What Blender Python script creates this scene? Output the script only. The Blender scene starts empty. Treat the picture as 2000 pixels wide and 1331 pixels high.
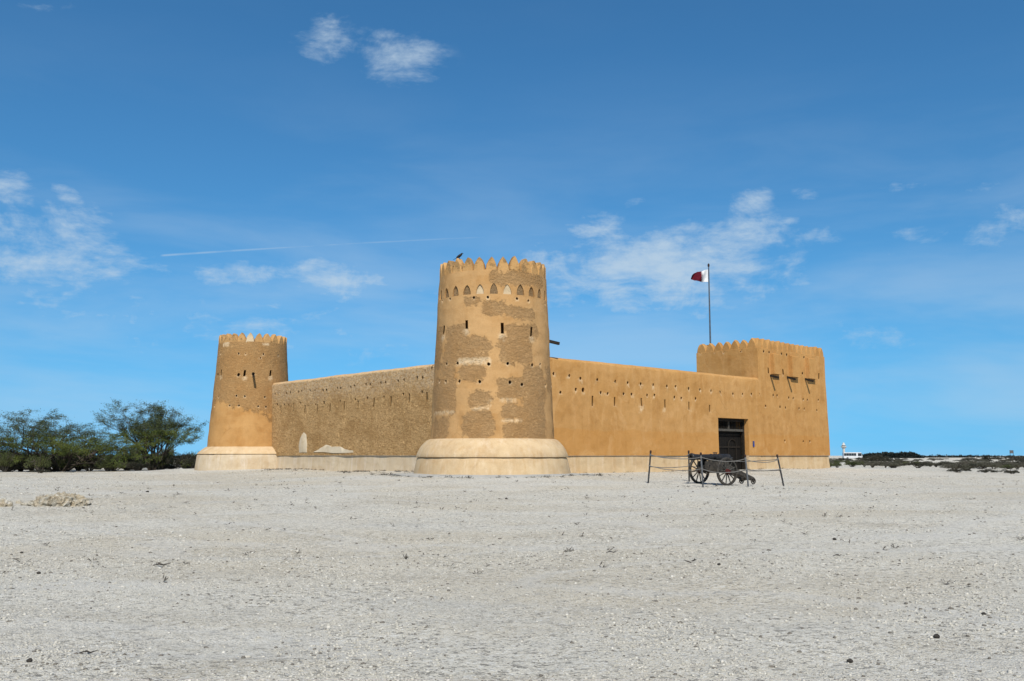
import bpy, bmesh, math, random
import numpy as np
from mathutils import Vector, Matrix, noise as mnoise

random.seed(7)
rng = np.random.default_rng(11)
scene = bpy.context.scene
col = scene.collection
R = math.radians

# ------------------------------------------------------------------ camera
EYE = 0.65
FPX = 1781.0
PITCH = math.atan((890.0 - 665.5) / FPX)
cam_d = bpy.data.cameras.new('camera')
cam_d.sensor_width = 36.0
cam_d.lens = FPX / 2000.0 * 36.0
cam_d.clip_start = 0.1
cam_d.clip_end = 20000
cam = bpy.data.objects.new('camera', cam_d)
col.objects.link(cam)
cam.location = (0, 0, EYE)
cam.rotation_euler = (math.pi / 2 + PITCH, 0, 0)
scene.camera = cam

# ------------------------------------------------------------------ sky, sun, exposure
SUN_EL = R(47)
SUN_AZ_TRAVEL = R(-4)            # light travels away from the camera, a touch to the left
world = bpy.data.worlds.new('World')
scene.world = world
world.use_nodes = True
WNT = world.node_tree
WNT.nodes.clear()
sun_d = bpy.data.lights.new('sun', 'SUN')
sun_d.energy = 4.8
sun_d.angle = R(0.53)
sun_d.color = (1.0, 0.95, 0.87)
sun = bpy.data.objects.new('sun', sun_d)
col.objects.link(sun)
ldir = Vector((math.sin(SUN_AZ_TRAVEL) * math.cos(SUN_EL), math.cos(SUN_AZ_TRAVEL) * math.cos(SUN_EL), -math.sin(SUN_EL)))
sun.rotation_euler = ldir.to_track_quat('-Z', 'Y').to_euler()
sun.location = (0, -20, 40)
scene.view_settings.view_transform = 'Standard'
scene.view_settings.look = 'None'
scene.view_settings.exposure = 0.2
scene.view_settings.gamma = 1.0
scene.view_settings.use_curve_mapping = False
scene.render.engine = 'CYCLES'


# ------------------------------------------------------------------ node helper
class NT:
    def __init__(self, tree):
        self.t = tree

    def n(self, typ, **kw):
        nd = self.t.nodes.new(typ)
        ins = kw.pop('ins', None)
        for k, v in kw.items():
            setattr(nd, k, v)
        if ins:
            for k, v in ins.items():
                s = nd.inputs[k]
                if hasattr(v, 'is_output') or isinstance(v, bpy.types.NodeSocket):
                    self.t.links.new(v, s)
                else:
                    s.default_value = v
        return nd

    def math(self, op, a, b=0.0, c=0.0, clamp=False):
        nd = self.n('ShaderNodeMath', operation=op, use_clamp=clamp)
        for i, v in enumerate((a, b, c)):
            if isinstance(v, bpy.types.NodeSocket):
                self.t.links.new(v, nd.inputs[i])
            else:
                nd.inputs[i].default_value = v
        return nd.outputs[0]

    def maprange(self, v, a, b, c, d, smooth=True):
        nd = self.n('ShaderNodeMapRange', interpolation_type='SMOOTHSTEP' if smooth else 'LINEAR')
        self.t.links.new(v, nd.inputs[0])
        for i, x in enumerate((a, b, c, d)):
            nd.inputs[1 + i].default_value = x
        return nd.outputs[0]

    def mix(self, f, a, b, blend='MIX'):
        nd = self.n('ShaderNodeMix', data_type='RGBA', blend_type=blend)
        for i, v in ((0, f), (6, a), (7, b)):
            if isinstance(v, bpy.types.NodeSocket):
                self.t.links.new(v, nd.inputs[i])
            else:
                if i != 0 and len(v) == 3:
                    v = (*v, 1)
                nd.inputs[i].default_value = v
        return nd.outputs[2]

    def noise(self, vec, scale, detail=4, rough=0.55, dist=0.0):
        nd = self.n('ShaderNodeTexNoise')
        if vec is not None:
            self.t.links.new(vec, nd.inputs['Vector'])
        nd.inputs['Scale'].default_value = scale
        nd.inputs['Detail'].default_value = detail
        nd.inputs['Roughness'].default_value = rough
        nd.inputs['Distortion'].default_value = dist
        return nd.outputs[0]

    def mapping(self, vec, loc=(0, 0, 0), rot=(0, 0, 0), scale=(1, 1, 1), typ='POINT'):
        nd = self.n('ShaderNodeMapping', vector_type=typ)
        self.t.links.new(vec, nd.inputs[0])
        nd.inputs[1].default_value = loc
        nd.inputs[2].default_value = rot
        nd.inputs[3].default_value = scale
        return nd.outputs[0]


# ------------------------------------------------------------------ sky with thin cumulus
def build_sky():
    t = NT(WNT)
    sky = t.n('ShaderNodeTexSky', sky_type='NISHITA', sun_disc=False)
    sky.sun_elevation = SUN_EL
    sky.sun_rotation = math.pi + SUN_AZ_TRAVEL
    sky.altitude = 0
    sky.air_density = 1.0
    sky.dust_density = 0.1
    sky.ozone_density = 2.2
    tc = t.n('ShaderNodeTexCoord')
    d = tc.outputs['Generated']
    sep = t.n('ShaderNodeSeparateXYZ', ins={0: d})
    # dry desert air: no bright haze band at the horizon, so the sky is read a little above it
    zz = t.math('SQRT', t.math('ADD', t.math('MULTIPLY', sep.outputs[2], sep.outputs[2]), 0.125 ** 2))
    WNT.links.new(t.n('ShaderNodeCombineXYZ', ins={0: sep.outputs[0], 1: sep.outputs[1], 2: zz}).outputs[0], sky.inputs[0])
    skyc = t.mix(1.0, sky.outputs[0], (.42, .95, 1.22), 'MULTIPLY')
    ysafe = t.math('MAXIMUM', sep.outputs[1], 0.05)
    u = t.math('DIVIDE', sep.outputs[0], ysafe)
    v = t.math('DIVIDE', sep.outputs[2], ysafe)
    uv = t.n('ShaderNodeCombineXYZ', ins={0: u, 1: v}).outputs[0]
    # real clouds seen in this part of the sky: (centre, half axes, tilt deg, weight)
    clouds = [
        (640, 78, 74, 44, 20, .78), (780, 112, 88, 52, -10, .62), (60, 12, 70, 16, 0, .45),
        (25, 378, 80, 34, -15, .6), (80, 455, 240, 70, -18, .56), (130, 515, 260, 44, -5, .66), (130, 385, 40, 16, -25, .42),
        (480, 538, 170, 24, 0, .62), (680, 548, 150, 40, -8, .68), (560, 640, 600, 60, 0, .33), (200, 620, 380, 70, 0, .4),
        (1290, 528, 270, 74, 5, .86), (1430, 474, 130, 46, 18, .84), (1160, 447, 90, 20, 14, .6), (1085, 508, 95, 42, 5, .8),
        (1475, 397, 46, 22, 8, .72), (1572, 380, 34, 15, 5, .66), (1545, 432, 28, 12, 0, .6), (1590, 466, 54, 20, 8, .6),
        (1345, 444, 80, 24, 10, .56), (1240, 396, 34, 16, 8, .56), (1155, 418, 40, 16, 0, .5), (1440, 530, 90, 30, -10, .6),
        (1790, 461, 70, 20, 0, .62), (1945, 452, 80, 44, 18, .6), (1745, 497, 34, 12, 0, .5), (1955, 362, 110, 14, 8, .42),
        (1730, 365, 100, 10, 4, .36), (1640, 650, 200, 26, -8, .36), (1190, 565, 160, 44, -4, .66), 
        (1520, 500, 60, 20, 20, .48),
    ]
    acc = None
    for (px, py, rx, ry, rot, w) in clouds:
        dv = ray(px, py)
        cu, cv = dv.x / dv.y, dv.z / dv.y
        m = t.mapping(uv, (cu, cv, 0), (0, 0, R(rot)), (rx / FPX * 1.45, ry / FPX * 1.6, 1), 'TEXTURE')
        ln = t.n('ShaderNodeVectorMath', operation='LENGTH', ins={0: m}).outputs[1]
        f = t.maprange(ln, 1.25, 0.0, 0.0, w)
        acc = f if acc is None else t.math('MAXIMUM', acc, f)
    # scattered cloud over the rest of the dome, the same density everywhere
    nd = t.mapping(d, scale=(1, 1, 2.2))
    broad = t.noise(nd, 2.1, 4, .5)
    rest = t.maprange(broad, .5, .8, 0, .5)
    front = t.maprange(sep.outputs[1], .45, .75, 1, 0)
    rest = t.math('MULTIPLY', rest, front)
    acc = t.math('MAXIMUM', acc, rest)
    n1 = t.noise(t.mapping(d, scale=(1, 1, 1.6)), 13.0, 9, .66, .35)
    n2 = t.noise(t.mapping(d, loc=(3, 1, 0), scale=(.7, 1, 2.4)), 46.0, 5, .6, .1)
    nn = t.math('ADD', t.math('MULTIPLY', n1, .72), t.math('MULTIPLY', n2, .28))
    dens = t.math('ADD', acc, t.math('MULTIPLY', t.math('SUBTRACT', nn, .5), 2.7))
    dens = t.math('MULTIPLY', t.maprange(dens, 0.2, 1.1, 0, .82), t.maprange(acc, .0, .22, 0, 1))
    # high thin veil
    veil = t.noise(t.mapping(d, rot=(0, .25, .2), scale=(1, 1, 4.5)), 3.2, 5, .55, .3)
    lowband = t.maprange(sep.outputs[2], .42, .08, 0.04, 1)
    veil = t.math('MULTIPLY', t.maprange(veil, .36, .72, 0, .34), lowband)
    dens = t.math('MAXIMUM', dens, veil)
    # contrail
    a, b = ray(310, 497), ray(1078, 455)
    au, av, bu, bv = a.x / a.y, a.z / a.y, b.x / b.y, b.z / b.y
    ang = math.atan2(bv - av, bu - au)
    L = math.hypot(bu - au, bv - av)
    m = t.mapping(uv, ((au + bu) / 2, (av + bv) / 2, 0), (0, 0, ang), (L / 2, 3.0 / FPX, 1), 'TEXTURE')
    sp = t.n('ShaderNodeSeparateXYZ', ins={0: m})
    along = t.math('ABSOLUTE', sp.outputs[0])
    bend = t.math('MULTIPLY_ADD', t.math('MULTIPLY', sp.outputs[0], sp.outputs[0]), 1.0, sp.outputs[1])
    ac = t.maprange(t.math('ABSOLUTE', bend), 1.2, 0, 0, 1)
    al = t.maprange(sp.outputs[0], -1, 1, .40, .16, False)
    al = t.math('MULTIPLY', al, t.maprange(along, .97, 1.0, 1, 0))
    ct = t.math('MULTIPLY', t.math('MULTIPLY', ac, al), t.maprange(n2, .3, .6, .5, 1))
    dens = t.math('MAXIMUM', dens, ct)
    c = t.mix(dens, skyc, (5.4, 6.7, 7.9))
    bg = t.n('ShaderNodeBackground', ins={'Color': c, 'Strength': 0.085})
    out = t.n('ShaderNodeOutputWorld')
    WNT.links.new(bg.outputs[0], out.inputs[0])


# ------------------------------------------------------------------ measuring helpers
FW = Vector((0, math.cos(PITCH), math.sin(PITCH)))
UP = Vector((0, -math.sin(PITCH), math.cos(PITCH)))
CAM = Vector((0, 0, EYE))


def ray(px, py):
    return (FW * FPX + Vector((1, 0, 0)) * (px - 1000) + UP * (665.5 - py)).normalized()


def on_plane(px, py, p0, n):
    d = ray(px, py)
    return CAM + d * ((p0 - CAM).dot(n) / d.dot(n))


build_sky()

# fort frame
CORNER = Vector((-0.33, 37.6, 0))
TH = R(47.3)
AX = Vector((math.sin(TH), math.cos(TH), 0))       # along the gate wall
BX = Vector((-math.cos(TH), math.sin(TH), 0))      # along the rough wall
T1 = Vector((-0.80, 37.5, 0))                      # near round tower axis
T2 = Vector((55.7 * math.sin(R(-15.96)), 55.7 * math.cos(R(-15.96)), 0))


def sstep(a, b, x):
    t = np.clip((x - a) / (b - a), 0, 1)
    return t * t * (3 - 2 * t)


def vnoise(x, y, seed=0):
    xi, yi = np.floor(x).astype(np.int64), np.floor(y).astype(np.int64)
    xf, yf = x - xi, y - yi
    xf, yf = xf * xf * (3 - 2 * xf), yf * yf * (3 - 2 * yf)

    def h(i, j):
        n = (i * 374761393 + j * 668265263 + seed * 982451653) & 0xffffffff
        n = ((n ^ (n >> 13)) * 1274126177) & 0xffffffff
        return ((n ^ (n >> 16)) & 0xffff) / 65535.0 * 2 - 1
    return (h(xi, yi) * (1 - xf) + h(xi + 1, yi) * xf) * (1 - yf) + (h(xi, yi + 1) * (1 - xf) + h(xi + 1, yi + 1) * xf) * yf


def gz(x, y):
    """ground height: the fort stands on a low rise, the plain falls away slowly"""
    x, y = np.asarray(x, float), np.asarray(y, float)
    r = np.hypot(x, y)
    base = -0.95 + 0.55 * sstep(9, 33, r) - 0.62 * sstep(65, 260, r)
    s = (x - CORNER.x) * AX.x + (y - CORNER.y) * AX.y
    t = (x - CORNER.x) * BX.x + (y - CORNER.y) * BX.y
    dx = np.maximum(np.maximum(-s, s - 26.7), 0)
    dy = np.maximum(np.maximum(-t, t - 26), 0)
    d = np.hypot(dx, dy)
    d = np.minimum(d, np.maximum(np.hypot(x - T1.x, y - T1.y) - 2.6, 0))
    m = 1 - sstep(0.5, 8.5, d)
    z = base * (1 - m) + (-0.12) * m
    z = z + 0.035 * vnoise(x * .35, y * .35, 3) * sstep(3, 9, r) + .02 * vnoise(x * 1.1, y * 1.1, 5) * (1 - sstep(60, 150, r))
    return z


def gzf(x, y):
    return float(gz(np.array([x]), np.array([y]))[0])


_RR = np.geomspace(3.0, 2500.0, 900)


def on_ground(px, py):
    d = ray(px, py)
    for rr in (_RR, None):
        if rr is None:
            rr = np.linspace(r0, r1, 200)
        z = EYE + d.z * rr - gz(d.x * rr, d.y * rr)
        k = int(np.argmax(z <= 0)) if (z <= 0).any() else len(rr) - 1
        r0, r1 = rr[max(k - 1, 0)], rr[k]
    q = CAM + d * float(r1)
    return Vector((q.x, q.y, gzf(q.x, q.y)))


def top_at(px, py, p):
    """point on the pixel's ray at the same depth as p"""
    d = ray(px, py)
    return CAM + d * (p.y / d.y)


# ------------------------------------------------------------------ object helpers
def tag(o, label=None, cat=None, group=None, kind=None):
    if label:
        o['label'] = label
    if cat:
        o['category'] = cat
    if group:
        o['group'] = group
    if kind:
        o['kind'] = kind
    return o


def empty(name, loc=(0, 0, 0), rz=0.0):
    o = bpy.data.objects.new(name, None)
    col.objects.link(o)
    o.location = loc
    o.rotation_euler = (0, 0, rz)
    o.empty_display_size = .2
    return o


def link(name, me, mat=None, parent=None):
    o = bpy.data.objects.new(name, me)
    if mat is not None and len(me.materials) == 0:
        me.materials.append(mat)
    col.objects.link(o)
    if parent is not None:
        o.parent = parent
    return o


def obj(name, bm, mat=None, parent=None, smooth=None, recalc=True):
    me = bpy.data.meshes.new(name)
    if recalc:
        bmesh.ops.recalc_face_normals(bm, faces=bm.faces)
    bm.to_mesh(me)
    bm.free()
    if smooth is not None:
        me.polygons.foreach_set('use_smooth', [True] * len(me.polygons))
        me.set_sharp_from_angle(angle=R(smooth))
    return link(name, me, mat, parent)


def mesh_np(name, verts, faces_quads=None, tris=None, mat=None, parent=None, smooth=False):
    me = bpy.data.meshes.new(name)
    verts = np.asarray(verts, np.float32)
    f = faces_quads if faces_quads is not None else tris
    f = np.asarray(f, np.int32)
    k = f.shape[1]
    me.vertices.add(len(verts))
    me.vertices.foreach_set('co', verts.ravel())
    me.loops.add(f.size)
    me.loops.foreach_set('vertex_index', f.ravel())
    me.polygons.add(len(f))
    me.polygons.foreach_set('loop_start', np.arange(0, f.size, k, dtype=np.int32))
    me.polygons.foreach_set('loop_total', np.full(len(f), k, np.int32))
    me.update(calc_edges=True)
    if smooth:
        me.polygons.foreach_set('use_smooth', np.ones(len(f), bool))
    if mat is None and name is None:
        return me
    if mat == 'mesh':
        return me
    return link(name, me, mat, parent)


def box(bm, c, size, rot=None):
    m = Matrix.Translation(Vector(c))
    if rot is not None:
        m = m @ rot.to_4x4()
    m = m @ Matrix.Diagonal((size[0], size[1], size[2], 1))
    return bmesh.ops.create_cube(bm, size=1.0, matrix=m)


def frame_from(z, xhint=Vector((0, 0, 1))):
    z = z.normalized()
    x = xhint - z * xhint.dot(z)
    if x.length < 1e-4:
        x = Vector((1, 0, 0)) - z * z.x
    x.normalize()
    y = z.cross(x)
    return x, y, z


def tube(bm, pts, radii, seg=8, cap=True):
    pts = [Vector(p) for p in pts]
    if not hasattr(radii, '__len__'):
        radii = [radii] * len(pts)
    rings = []
    xh = Vector((0.13, 0.21, 0.97))
    for i, p in enumerate(pts):
        t = (pts[min(i + 1, len(pts) - 1)] - pts[max(i - 1, 0)])
        x, y, z = frame_from(t, xh)
        xh = x
        rings.append([bm.verts.new(p + (x * math.cos(2 * math.pi * k / seg) + y * math.sin(2 * math.pi * k / seg)) * radii[i]) for k in range(seg)])
    for a, b in zip(rings[:-1], rings[1:]):
        for k in range(seg):
            bm.faces.new((a[k], a[(k + 1) % seg], b[(k + 1) % seg], b[k]))
    if cap:
        bm.faces.new(rings[0][::-1])
        bm.faces.new(rings[-1])


def lathe(bm, prof, seg, closed=True, rfun=None, a0=0.0):
    """prof: list of (r,z); revolved about Z. First and last may have r=0."""
    rings = []
    for (r, z) in prof:
        if r < 1e-6:
            rings.append([bm.verts.new((0, 0, z))])
        else:
            ring = []
            for k in range(seg):
                a = 2 * math.pi * k / seg + a0
                rr = r + (rfun(a, z) if rfun else 0)
                ring.append(bm.verts.new((rr * math.cos(a), rr * math.sin(a), z)))
            rings.append(ring)
    for a, b in zip(rings[:-1], rings[1:]):
        if len(a) == 1 and len(b) == 1:
            continue
        for k in range(seg):
            k2 = (k + 1) % seg
            if len(a) == 1:
                bm.faces.new((a[0], b[k2], b[k]))
            elif len(b) == 1:
                bm.faces.new((a[k], a[k2], b[0]))
            else:
                bm.faces.new((a[k], a[k2], b[k2], b[k]))


def prism(bm, outline, f0, f1, mapf):
    """outline: 2-D points; mapf(u,v,w)->Vector; w from f0 to f1"""
    a = [bm.verts.new(mapf(u, v, f0)) for u, v in outline]
    b = [bm.verts.new(mapf(u, v, f1)) for u, v in outline]
    n = len(outline)
    bm.faces.new(a[::-1])
    bm.faces.new(b)
    for k in range(n):
        bm.faces.new((a[k], a[(k + 1) % n], b[(k + 1) % n], b[k]))


def cut(o, cbm):
    bmesh.ops.recalc_face_normals(cbm, faces=cbm.faces)
    me = bpy.data.meshes.new('tmp_cut')
    cbm.to_mesh(me)
    cbm.free()
    c = bpy.data.objects.new('tmp_cut', me)
    col.objects.link(c)
    c.matrix_world = Matrix.Identity(4)
    m = o.modifiers.new('b', 'BOOLEAN')
    m.operation = 'DIFFERENCE'
    m.solver = 'EXACT'
    m.object = c
    bpy.context.view_layer.update()
    dg = bpy.context.evaluated_depsgraph_get()
    nm = bpy.data.meshes.new_from_object(o.evaluated_get(dg), depsgraph=dg)
    o.modifiers.clear()
    old = o.data
    mats = [x for x in old.materials]
    o.data = nm
    nm.name = old.name
    if len(nm.materials) == 0:
        for x in mats:
            nm.materials.append(x)
    bpy.data.meshes.remove(old)
    bpy.data.objects.remove(c)
    bpy.data.meshes.remove(me)
    nm.polygons.foreach_set('use_smooth', [True] * len(nm.polygons))
    nm.set_sharp_from_angle(angle=R(28))
    return o


# ------------------------------------------------------------------ materials
def new_mat(name):
    m = bpy.data.materials.new(name)
    m.use_nodes = True
    m.node_tree.nodes.clear()
    t = NT(m.node_tree)
    out = t.n('ShaderNodeOutputMaterial')
    bs = t.n('ShaderNodeBsdfPrincipled')
    m.node_tree.links.new(bs.outputs[0], out.inputs[0])
    bs.inputs['Roughness'].default_value = .95
    bs.inputs['Specular IOR Level'].default_value = .15
    return m, t, bs


def L(t, a, b):
    t.t.links.new(a, b)


def simple_mat(name, c, c2=None, scale=6.0, rough=.9, bump=0.0, bscale=30.0, metal=0.0, spec=.15):
    m, t, bs = new_mat(name)
    pos = t.n('ShaderNodeNewGeometry').outputs['Position']
    if c2 is None:
        c2 = tuple(x * .7 for x in c)
    n = t.noise(pos, scale, 5, .6)
    L(t, t.mix(t.maprange(n, .35, .68, 0, 1), c, c2), bs.inputs['Base Color'])
    bs.inputs['Roughness'].default_value = rough
    bs.inputs['Metallic'].default_value = metal
    bs.inputs['Specular IOR Level'].default_value = spec
    if bump:
        b = t.n('ShaderNodeBump', ins={'Strength': bump, 'Distance': .02, 'Height': t.noise(pos, bscale, 5, .6)})
        L(t, b.outputs[0], bs.inputs['Normal'])
    return m


def plaster(name, light, mid, rough_c, rough_c2, rough_amt=None, streaks=.5, grain=1.0, sdf=False, stain=None, clump=9.0, rbump=1.0, lift=None):
    """earth plaster. Smooth trowelled areas and rough scraped areas (rough_amt constant or the 'sdf' attribute)."""
    m, t, bs = new_mat(name)
    pos = t.n('ShaderNodeNewGeometry').outputs['Position']
    big = t.noise(pos, .55, 4, .6, .4)
    med = t.noise(pos, 2.6, 5, .62, .3)
    fine = t.noise(pos, 26, 5, .65)
    stk = t.noise(t.mapping(pos, scale=(3.2, 3.2, .28)), 1.0, 5, .6, .15)
    sm = t.mix(t.maprange(big, .3, .7, 0, 1), light, mid)
    sm = t.mix(t.math('MULTIPLY', t.maprange(stk, .46, .7, 0, 1), streaks), sm, tuple(x * f for x, f in zip(light, (1.12, 1.2, 1.42))))
    stk2 = t.noise(t.mapping(pos, loc=(7, 2, 1), scale=(5, 5, .35)), 1.0, 5, .6, .15)
    sm = t.mix(t.math('MULTIPLY', t.maprange(stk2, .5, .72, 0, 1), streaks * .8), sm, tuple(x * f for x, f in zip(mid, (.86, .78, .62))))
    sm = t.mix(t.maprange(med, .38, .7, .0, .55), sm, tuple(x * .78 for x in mid))
    sm = t.mix(t.maprange(t.noise(pos, 1.3, 6, .65, .6), .42, .66, .35, 0), sm, tuple(min(1, x * f) for x, f in zip(light, (1.12, 1.2, 1.3))))
    sm = t.mix(t.maprange(fine, .3, .72, .0, .3), sm, tuple(x * .7 for x in mid))
    day = t.noise(t.mapping(pos, scale=(.5, .5, 1.5)), .8, 3, .5, .2)
    sm = t.mix(t.maprange(day, .52, .56, 0, .22), sm, tuple(min(1, x * f) for x, f in zip(light, (1.1, 1.16, 1.25))))
    if lift:
        zc = t.n('ShaderNodeSeparateXYZ', ins={0: pos}).outputs[2]
        lw = t.math('MULTIPLY_ADD', t.math('SUBTRACT', t.noise(pos, 1.1, 4, .6), .5), .5, zc)
        sm = t.mix(t.maprange(lw, lift + .03, lift - .03, 0, .38), sm, tuple(x * f for x, f in zip(mid, (1.05, .95, .72))))
        blo = t.noise(t.mapping(pos, loc=(2, 9, 4), scale=(1, 1, .6)), 1.0, 6, .7, .8)
        sm = t.mix(t.maprange(blo, .52, .64, 0, .42), sm, tuple(min(1, x * f) for x, f in zip(light, (1.15, 1.25, 1.5))))
    # hairline cracks here and there
    ce = t.n('ShaderNodeTexVoronoi', feature='DISTANCE_TO_EDGE', ins={'Vector': t.mapping(pos, scale=(1, 1, .8)), 'Scale': .9, 'Randomness': 1.0})
    wig = t.math('MULTIPLY_ADD', t.noise(pos, 7, 4, .6), .05, ce.outputs['Distance'])
    ck = t.math('MULTIPLY', t.maprange(t.math('ABSOLUTE', t.math('SUBTRACT', wig, .03)), .007, .002, 0, 1), t.maprange(t.noise(pos, .8, 2, .5), .56, .66, 0, .3))
    sm = t.mix(ck, sm, tuple(x * .45 for x in mid))
    # rough scraped plaster: flakes and finger strokes
    wv = t.n('ShaderNodeTexVoronoi', feature='F1', ins={'Vector': t.mapping(pos, scale=(1, 1, 1.5)), 'Scale': clump, 'Randomness': 1.0})
    wob = t.noise(pos, clump * .8, 4, .6, 1.6)
    chip = t.noise(t.mapping(pos, scale=(1, 1, 1.6)), clump * 1.9, 5, .68, 1.4)
    rc = t.mix(t.maprange(chip, .36, .62, 0, 1), rough_c2, rough_c)
    rc = t.mix(t.maprange(med, .35, .7, 0, .5), rc, tuple(x * .72 for x in rough_c))
    rc = t.mix(t.maprange(t.noise(pos, .9, 5, .65, .6), .42, .68, 0, .55), rc, tuple(x * f for x, f in zip(rough_c2, (1.05, .98, .85))))
    rc = t.mix(t.maprange(wob, .58, .7, 0, .55), rc, tuple(min(1, x * 1.45) for x in rough_c))
    if sdf:
        at = t.n('ShaderNodeAttribute', attribute_name='sdf').outputs['Fac']
        e = t.math('ADD', at, t.math('MULTIPLY', t.math('SUBTRACT', t.noise(pos, 2.9, 8, .74, .5), .5), .95))
        f = t.maprange(e, .05, -.05, 0, .9)
    else:
        f = None
        fv = rough_amt or 0.0
        f = t.maprange(t.math('ADD', big, t.math('MULTIPLY', t.math('SUBTRACT', med, .5), .5)), .72 - fv * .7, .60 - fv * .7, 1, 0) if fv else None
    c = sm if f is None else t.mix(f, sm, rc)
    halo = t.n('ShaderNodeAttribute', attribute_name='pale').outputs['Fac']
    hn = t.math('MULTIPLY', halo, t.maprange(t.noise(pos, 9, 4, .6), .25, .6, .25, 1))
    c = t.mix(t.maprange(hn, .15, .95, 0, .75), c, stain or (.66, .5, .31))
    L(t, c, bs.inputs['Base Color'])
    hs = t.math('ADD', t.math('MULTIPLY', med, .5), t.math('MULTIPLY', fine, .22 * grain))
    hr = t.math('ADD', t.math('ADD', t.math('MULTIPLY', chip, 1.5), t.math('MULTIPLY', wv.outputs['Distance'], -.5)), t.math('MULTIPLY', fine, .35))
    if f is None:
        h = hs
    else:
        hm = t.n('ShaderNodeMix', data_type='FLOAT')
        L(t, f, hm.inputs[0])
        L(t, hs, hm.inputs[2])
        L(t, t.math('MULTIPLY_ADD', hr, rbump, -.6), hm.inputs[3])
        h = hm.outputs[0]
    b = t.n('ShaderNodeBump', ins={'Strength': .85, 'Distance': .06, 'Height': h})
    L(t, b.outputs[0], bs.inputs['Normal'])
    return m


OCHRE = (.455, .243, .084)
OCHRE_D = (.40, .20, .058)
M = {}
M['tower'] = plaster('tower_plaster', (.46, .268, .112), (.40, .215, .078), (.395, .24, .108), (.295, .172, .074), sdf=True, streaks=.3, clump=5.5)
M['tower_far'] = plaster('far_tower_plaster', (.44, .24, .085), (.39, .195, .06), (.37, .22, .092), (.27, .15, .06), sdf=True, streaks=.3, clump=6, rbump=.7)
M['wall_gate'] = plaster('gate_wall_plaster', OCHRE, OCHRE_D, OCHRE, OCHRE_D, streaks=.6, lift=1.8)
M['wall_rough'] = plaster('scraped_wall_plaster', (.46, .275, .112), (.42, .24, .09), (.50, .32, .145), (.225, .13, .05), sdf=True, streaks=.2, clump=3.4, rbump=1.3, stain=(.62, .53, .40))
M['square'] = plaster('square_tower_plaster', (.445, .235, .078), (.385, .188, .054), OCHRE, OCHRE_D, streaks=.6, lift=1.8)
M['plinth'] = plaster('plinth_plaster', (.53, .385, .22), (.47, .315, .165), OCHRE, OCHRE_D, streaks=.85)
M['plinth_grey'] = plaster('grey_plinth_plaster', (.51, .405, .27), (.46, .34, .21), OCHRE, OCHRE_D, streaks=.85)
M['pale'] = plaster('pale_patch_plaster', (.54, .42, .265), (.47, .345, .20), OCHRE, OCHRE_D, streaks=.2)
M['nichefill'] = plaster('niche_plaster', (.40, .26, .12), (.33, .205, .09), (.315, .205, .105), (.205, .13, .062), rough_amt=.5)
M['concrete'] = simple_mat('apron_concrete', (.40, .385, .35), (.31, .30, .27), 1.5, .95, .4, 40)
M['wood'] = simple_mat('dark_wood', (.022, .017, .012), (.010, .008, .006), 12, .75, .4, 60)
M['door'] = simple_mat('gate_shade_wood', (.010, .008, .006), (.006, .005, .004), 14, .8, .3, 50)  # near-black, the gateway's shade is put into this colour
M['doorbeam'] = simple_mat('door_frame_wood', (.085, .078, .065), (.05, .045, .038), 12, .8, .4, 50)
M['spout'] = simple_mat('spout_wood', (.030, .024, .018), (.014, .011, .008), 12, .8, .4, 60)
M['carriage'] = simple_mat('black_painted_wood', (.026, .022, .017), (.060, .050, .038), 9, .6, .4, 40, 0, .3)
M['iron'] = simple_mat('cannon_iron', (.014, .014, .014), (.030, .027, .025), 10, .5, .3, 40, .3, .4)
M['spoke'] = simple_mat('worn_spoke_wood', (.030, .028, .024), (.075, .070, .060), 14, .7, .4, 50)
M['hub'] = simple_mat('dark_red_hub', (.085, .012, .010), (.035, .010, .008), 20, .7, .3, 50)
M['post'] = simple_mat('post_metal', (.06, .058, .056), (.028, .026, .025), 10, .5, .2, 60, .4, .4)
M['postlight'] = simple_mat('worn_post_metal', (.14, .14, .14), (.07, .07, .07), 10, .5, .2, 60, .4, .4)
M['cap'] = simple_mat('post_cap', (.020, .015, .013), (.045, .020, .014), 20, .6)
M['rope'] = simple_mat('grey_rope', (.19, .18, .165), (.12, .115, .105), 60, .95, .5, 200)
M['pole'] = simple_mat('flagpole_steel', (.14, .145, .15), (.09, .095, .10), 4, .4, 0, 30, .6, .5)
M['white'] = simple_mat('white_cloth', (.68, .68, .68), (.60, .60, .60), 4, .9)
M['maroon'] = simple_mat('maroon_cloth', (.10, .005, .012), (.06, .004, .009), 4, .9)
M['bird'] = simple_mat('black_feathers', (.012, .012, .013), (.022, .022, .024), 30, .6)
M['blue'] = simple_mat('blue_plate', (.02, .05, .22), (.018, .04, .18), 8, .5)
M['bark'] = simple_mat('grey_bark', (.075, .060, .047), (.035, .029, .023), 9, .95, .6, 40)
M['buswhite'] = simple_mat('bus_paint', (.58, .58, .58), (.50, .50, .50), 1, .4, 0, 30, 0, .5)
M['glass'] = simple_mat('dark_glass', (.012, .014, .017), (.02, .022, .025), 1, .15, 0, 30, 0, .6)
M['tyre'] = simple_mat('tyre_rubber', (.02, .02, .02), (.03, .03, .03), 10, .9)
M['towerwhite'] = simple_mat('white_render', (.50, .49, .46), (.42, .41, .39), 1, .9)


def foliage_mat(name, c1, c2, c3):
    m, t, bs = new_mat(name)
    pos = t.n('ShaderNodeNewGeometry').outputs['Position']
    rnd = t.n('ShaderNodeNewGeometry').outputs['Random Per Island']
    n = t.noise(pos, 1.1, 3, .6)
    c = t.mix(t.maprange(n, .35, .65, 0, 1), c1, c2)
    c = t.mix(t.maprange(rnd, .3, 1, 0, .8, False), c, c3)
    L(t, c, bs.inputs['Base Color'])
    bs.inputs['Roughness'].default_value = .7
    return m


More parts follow.
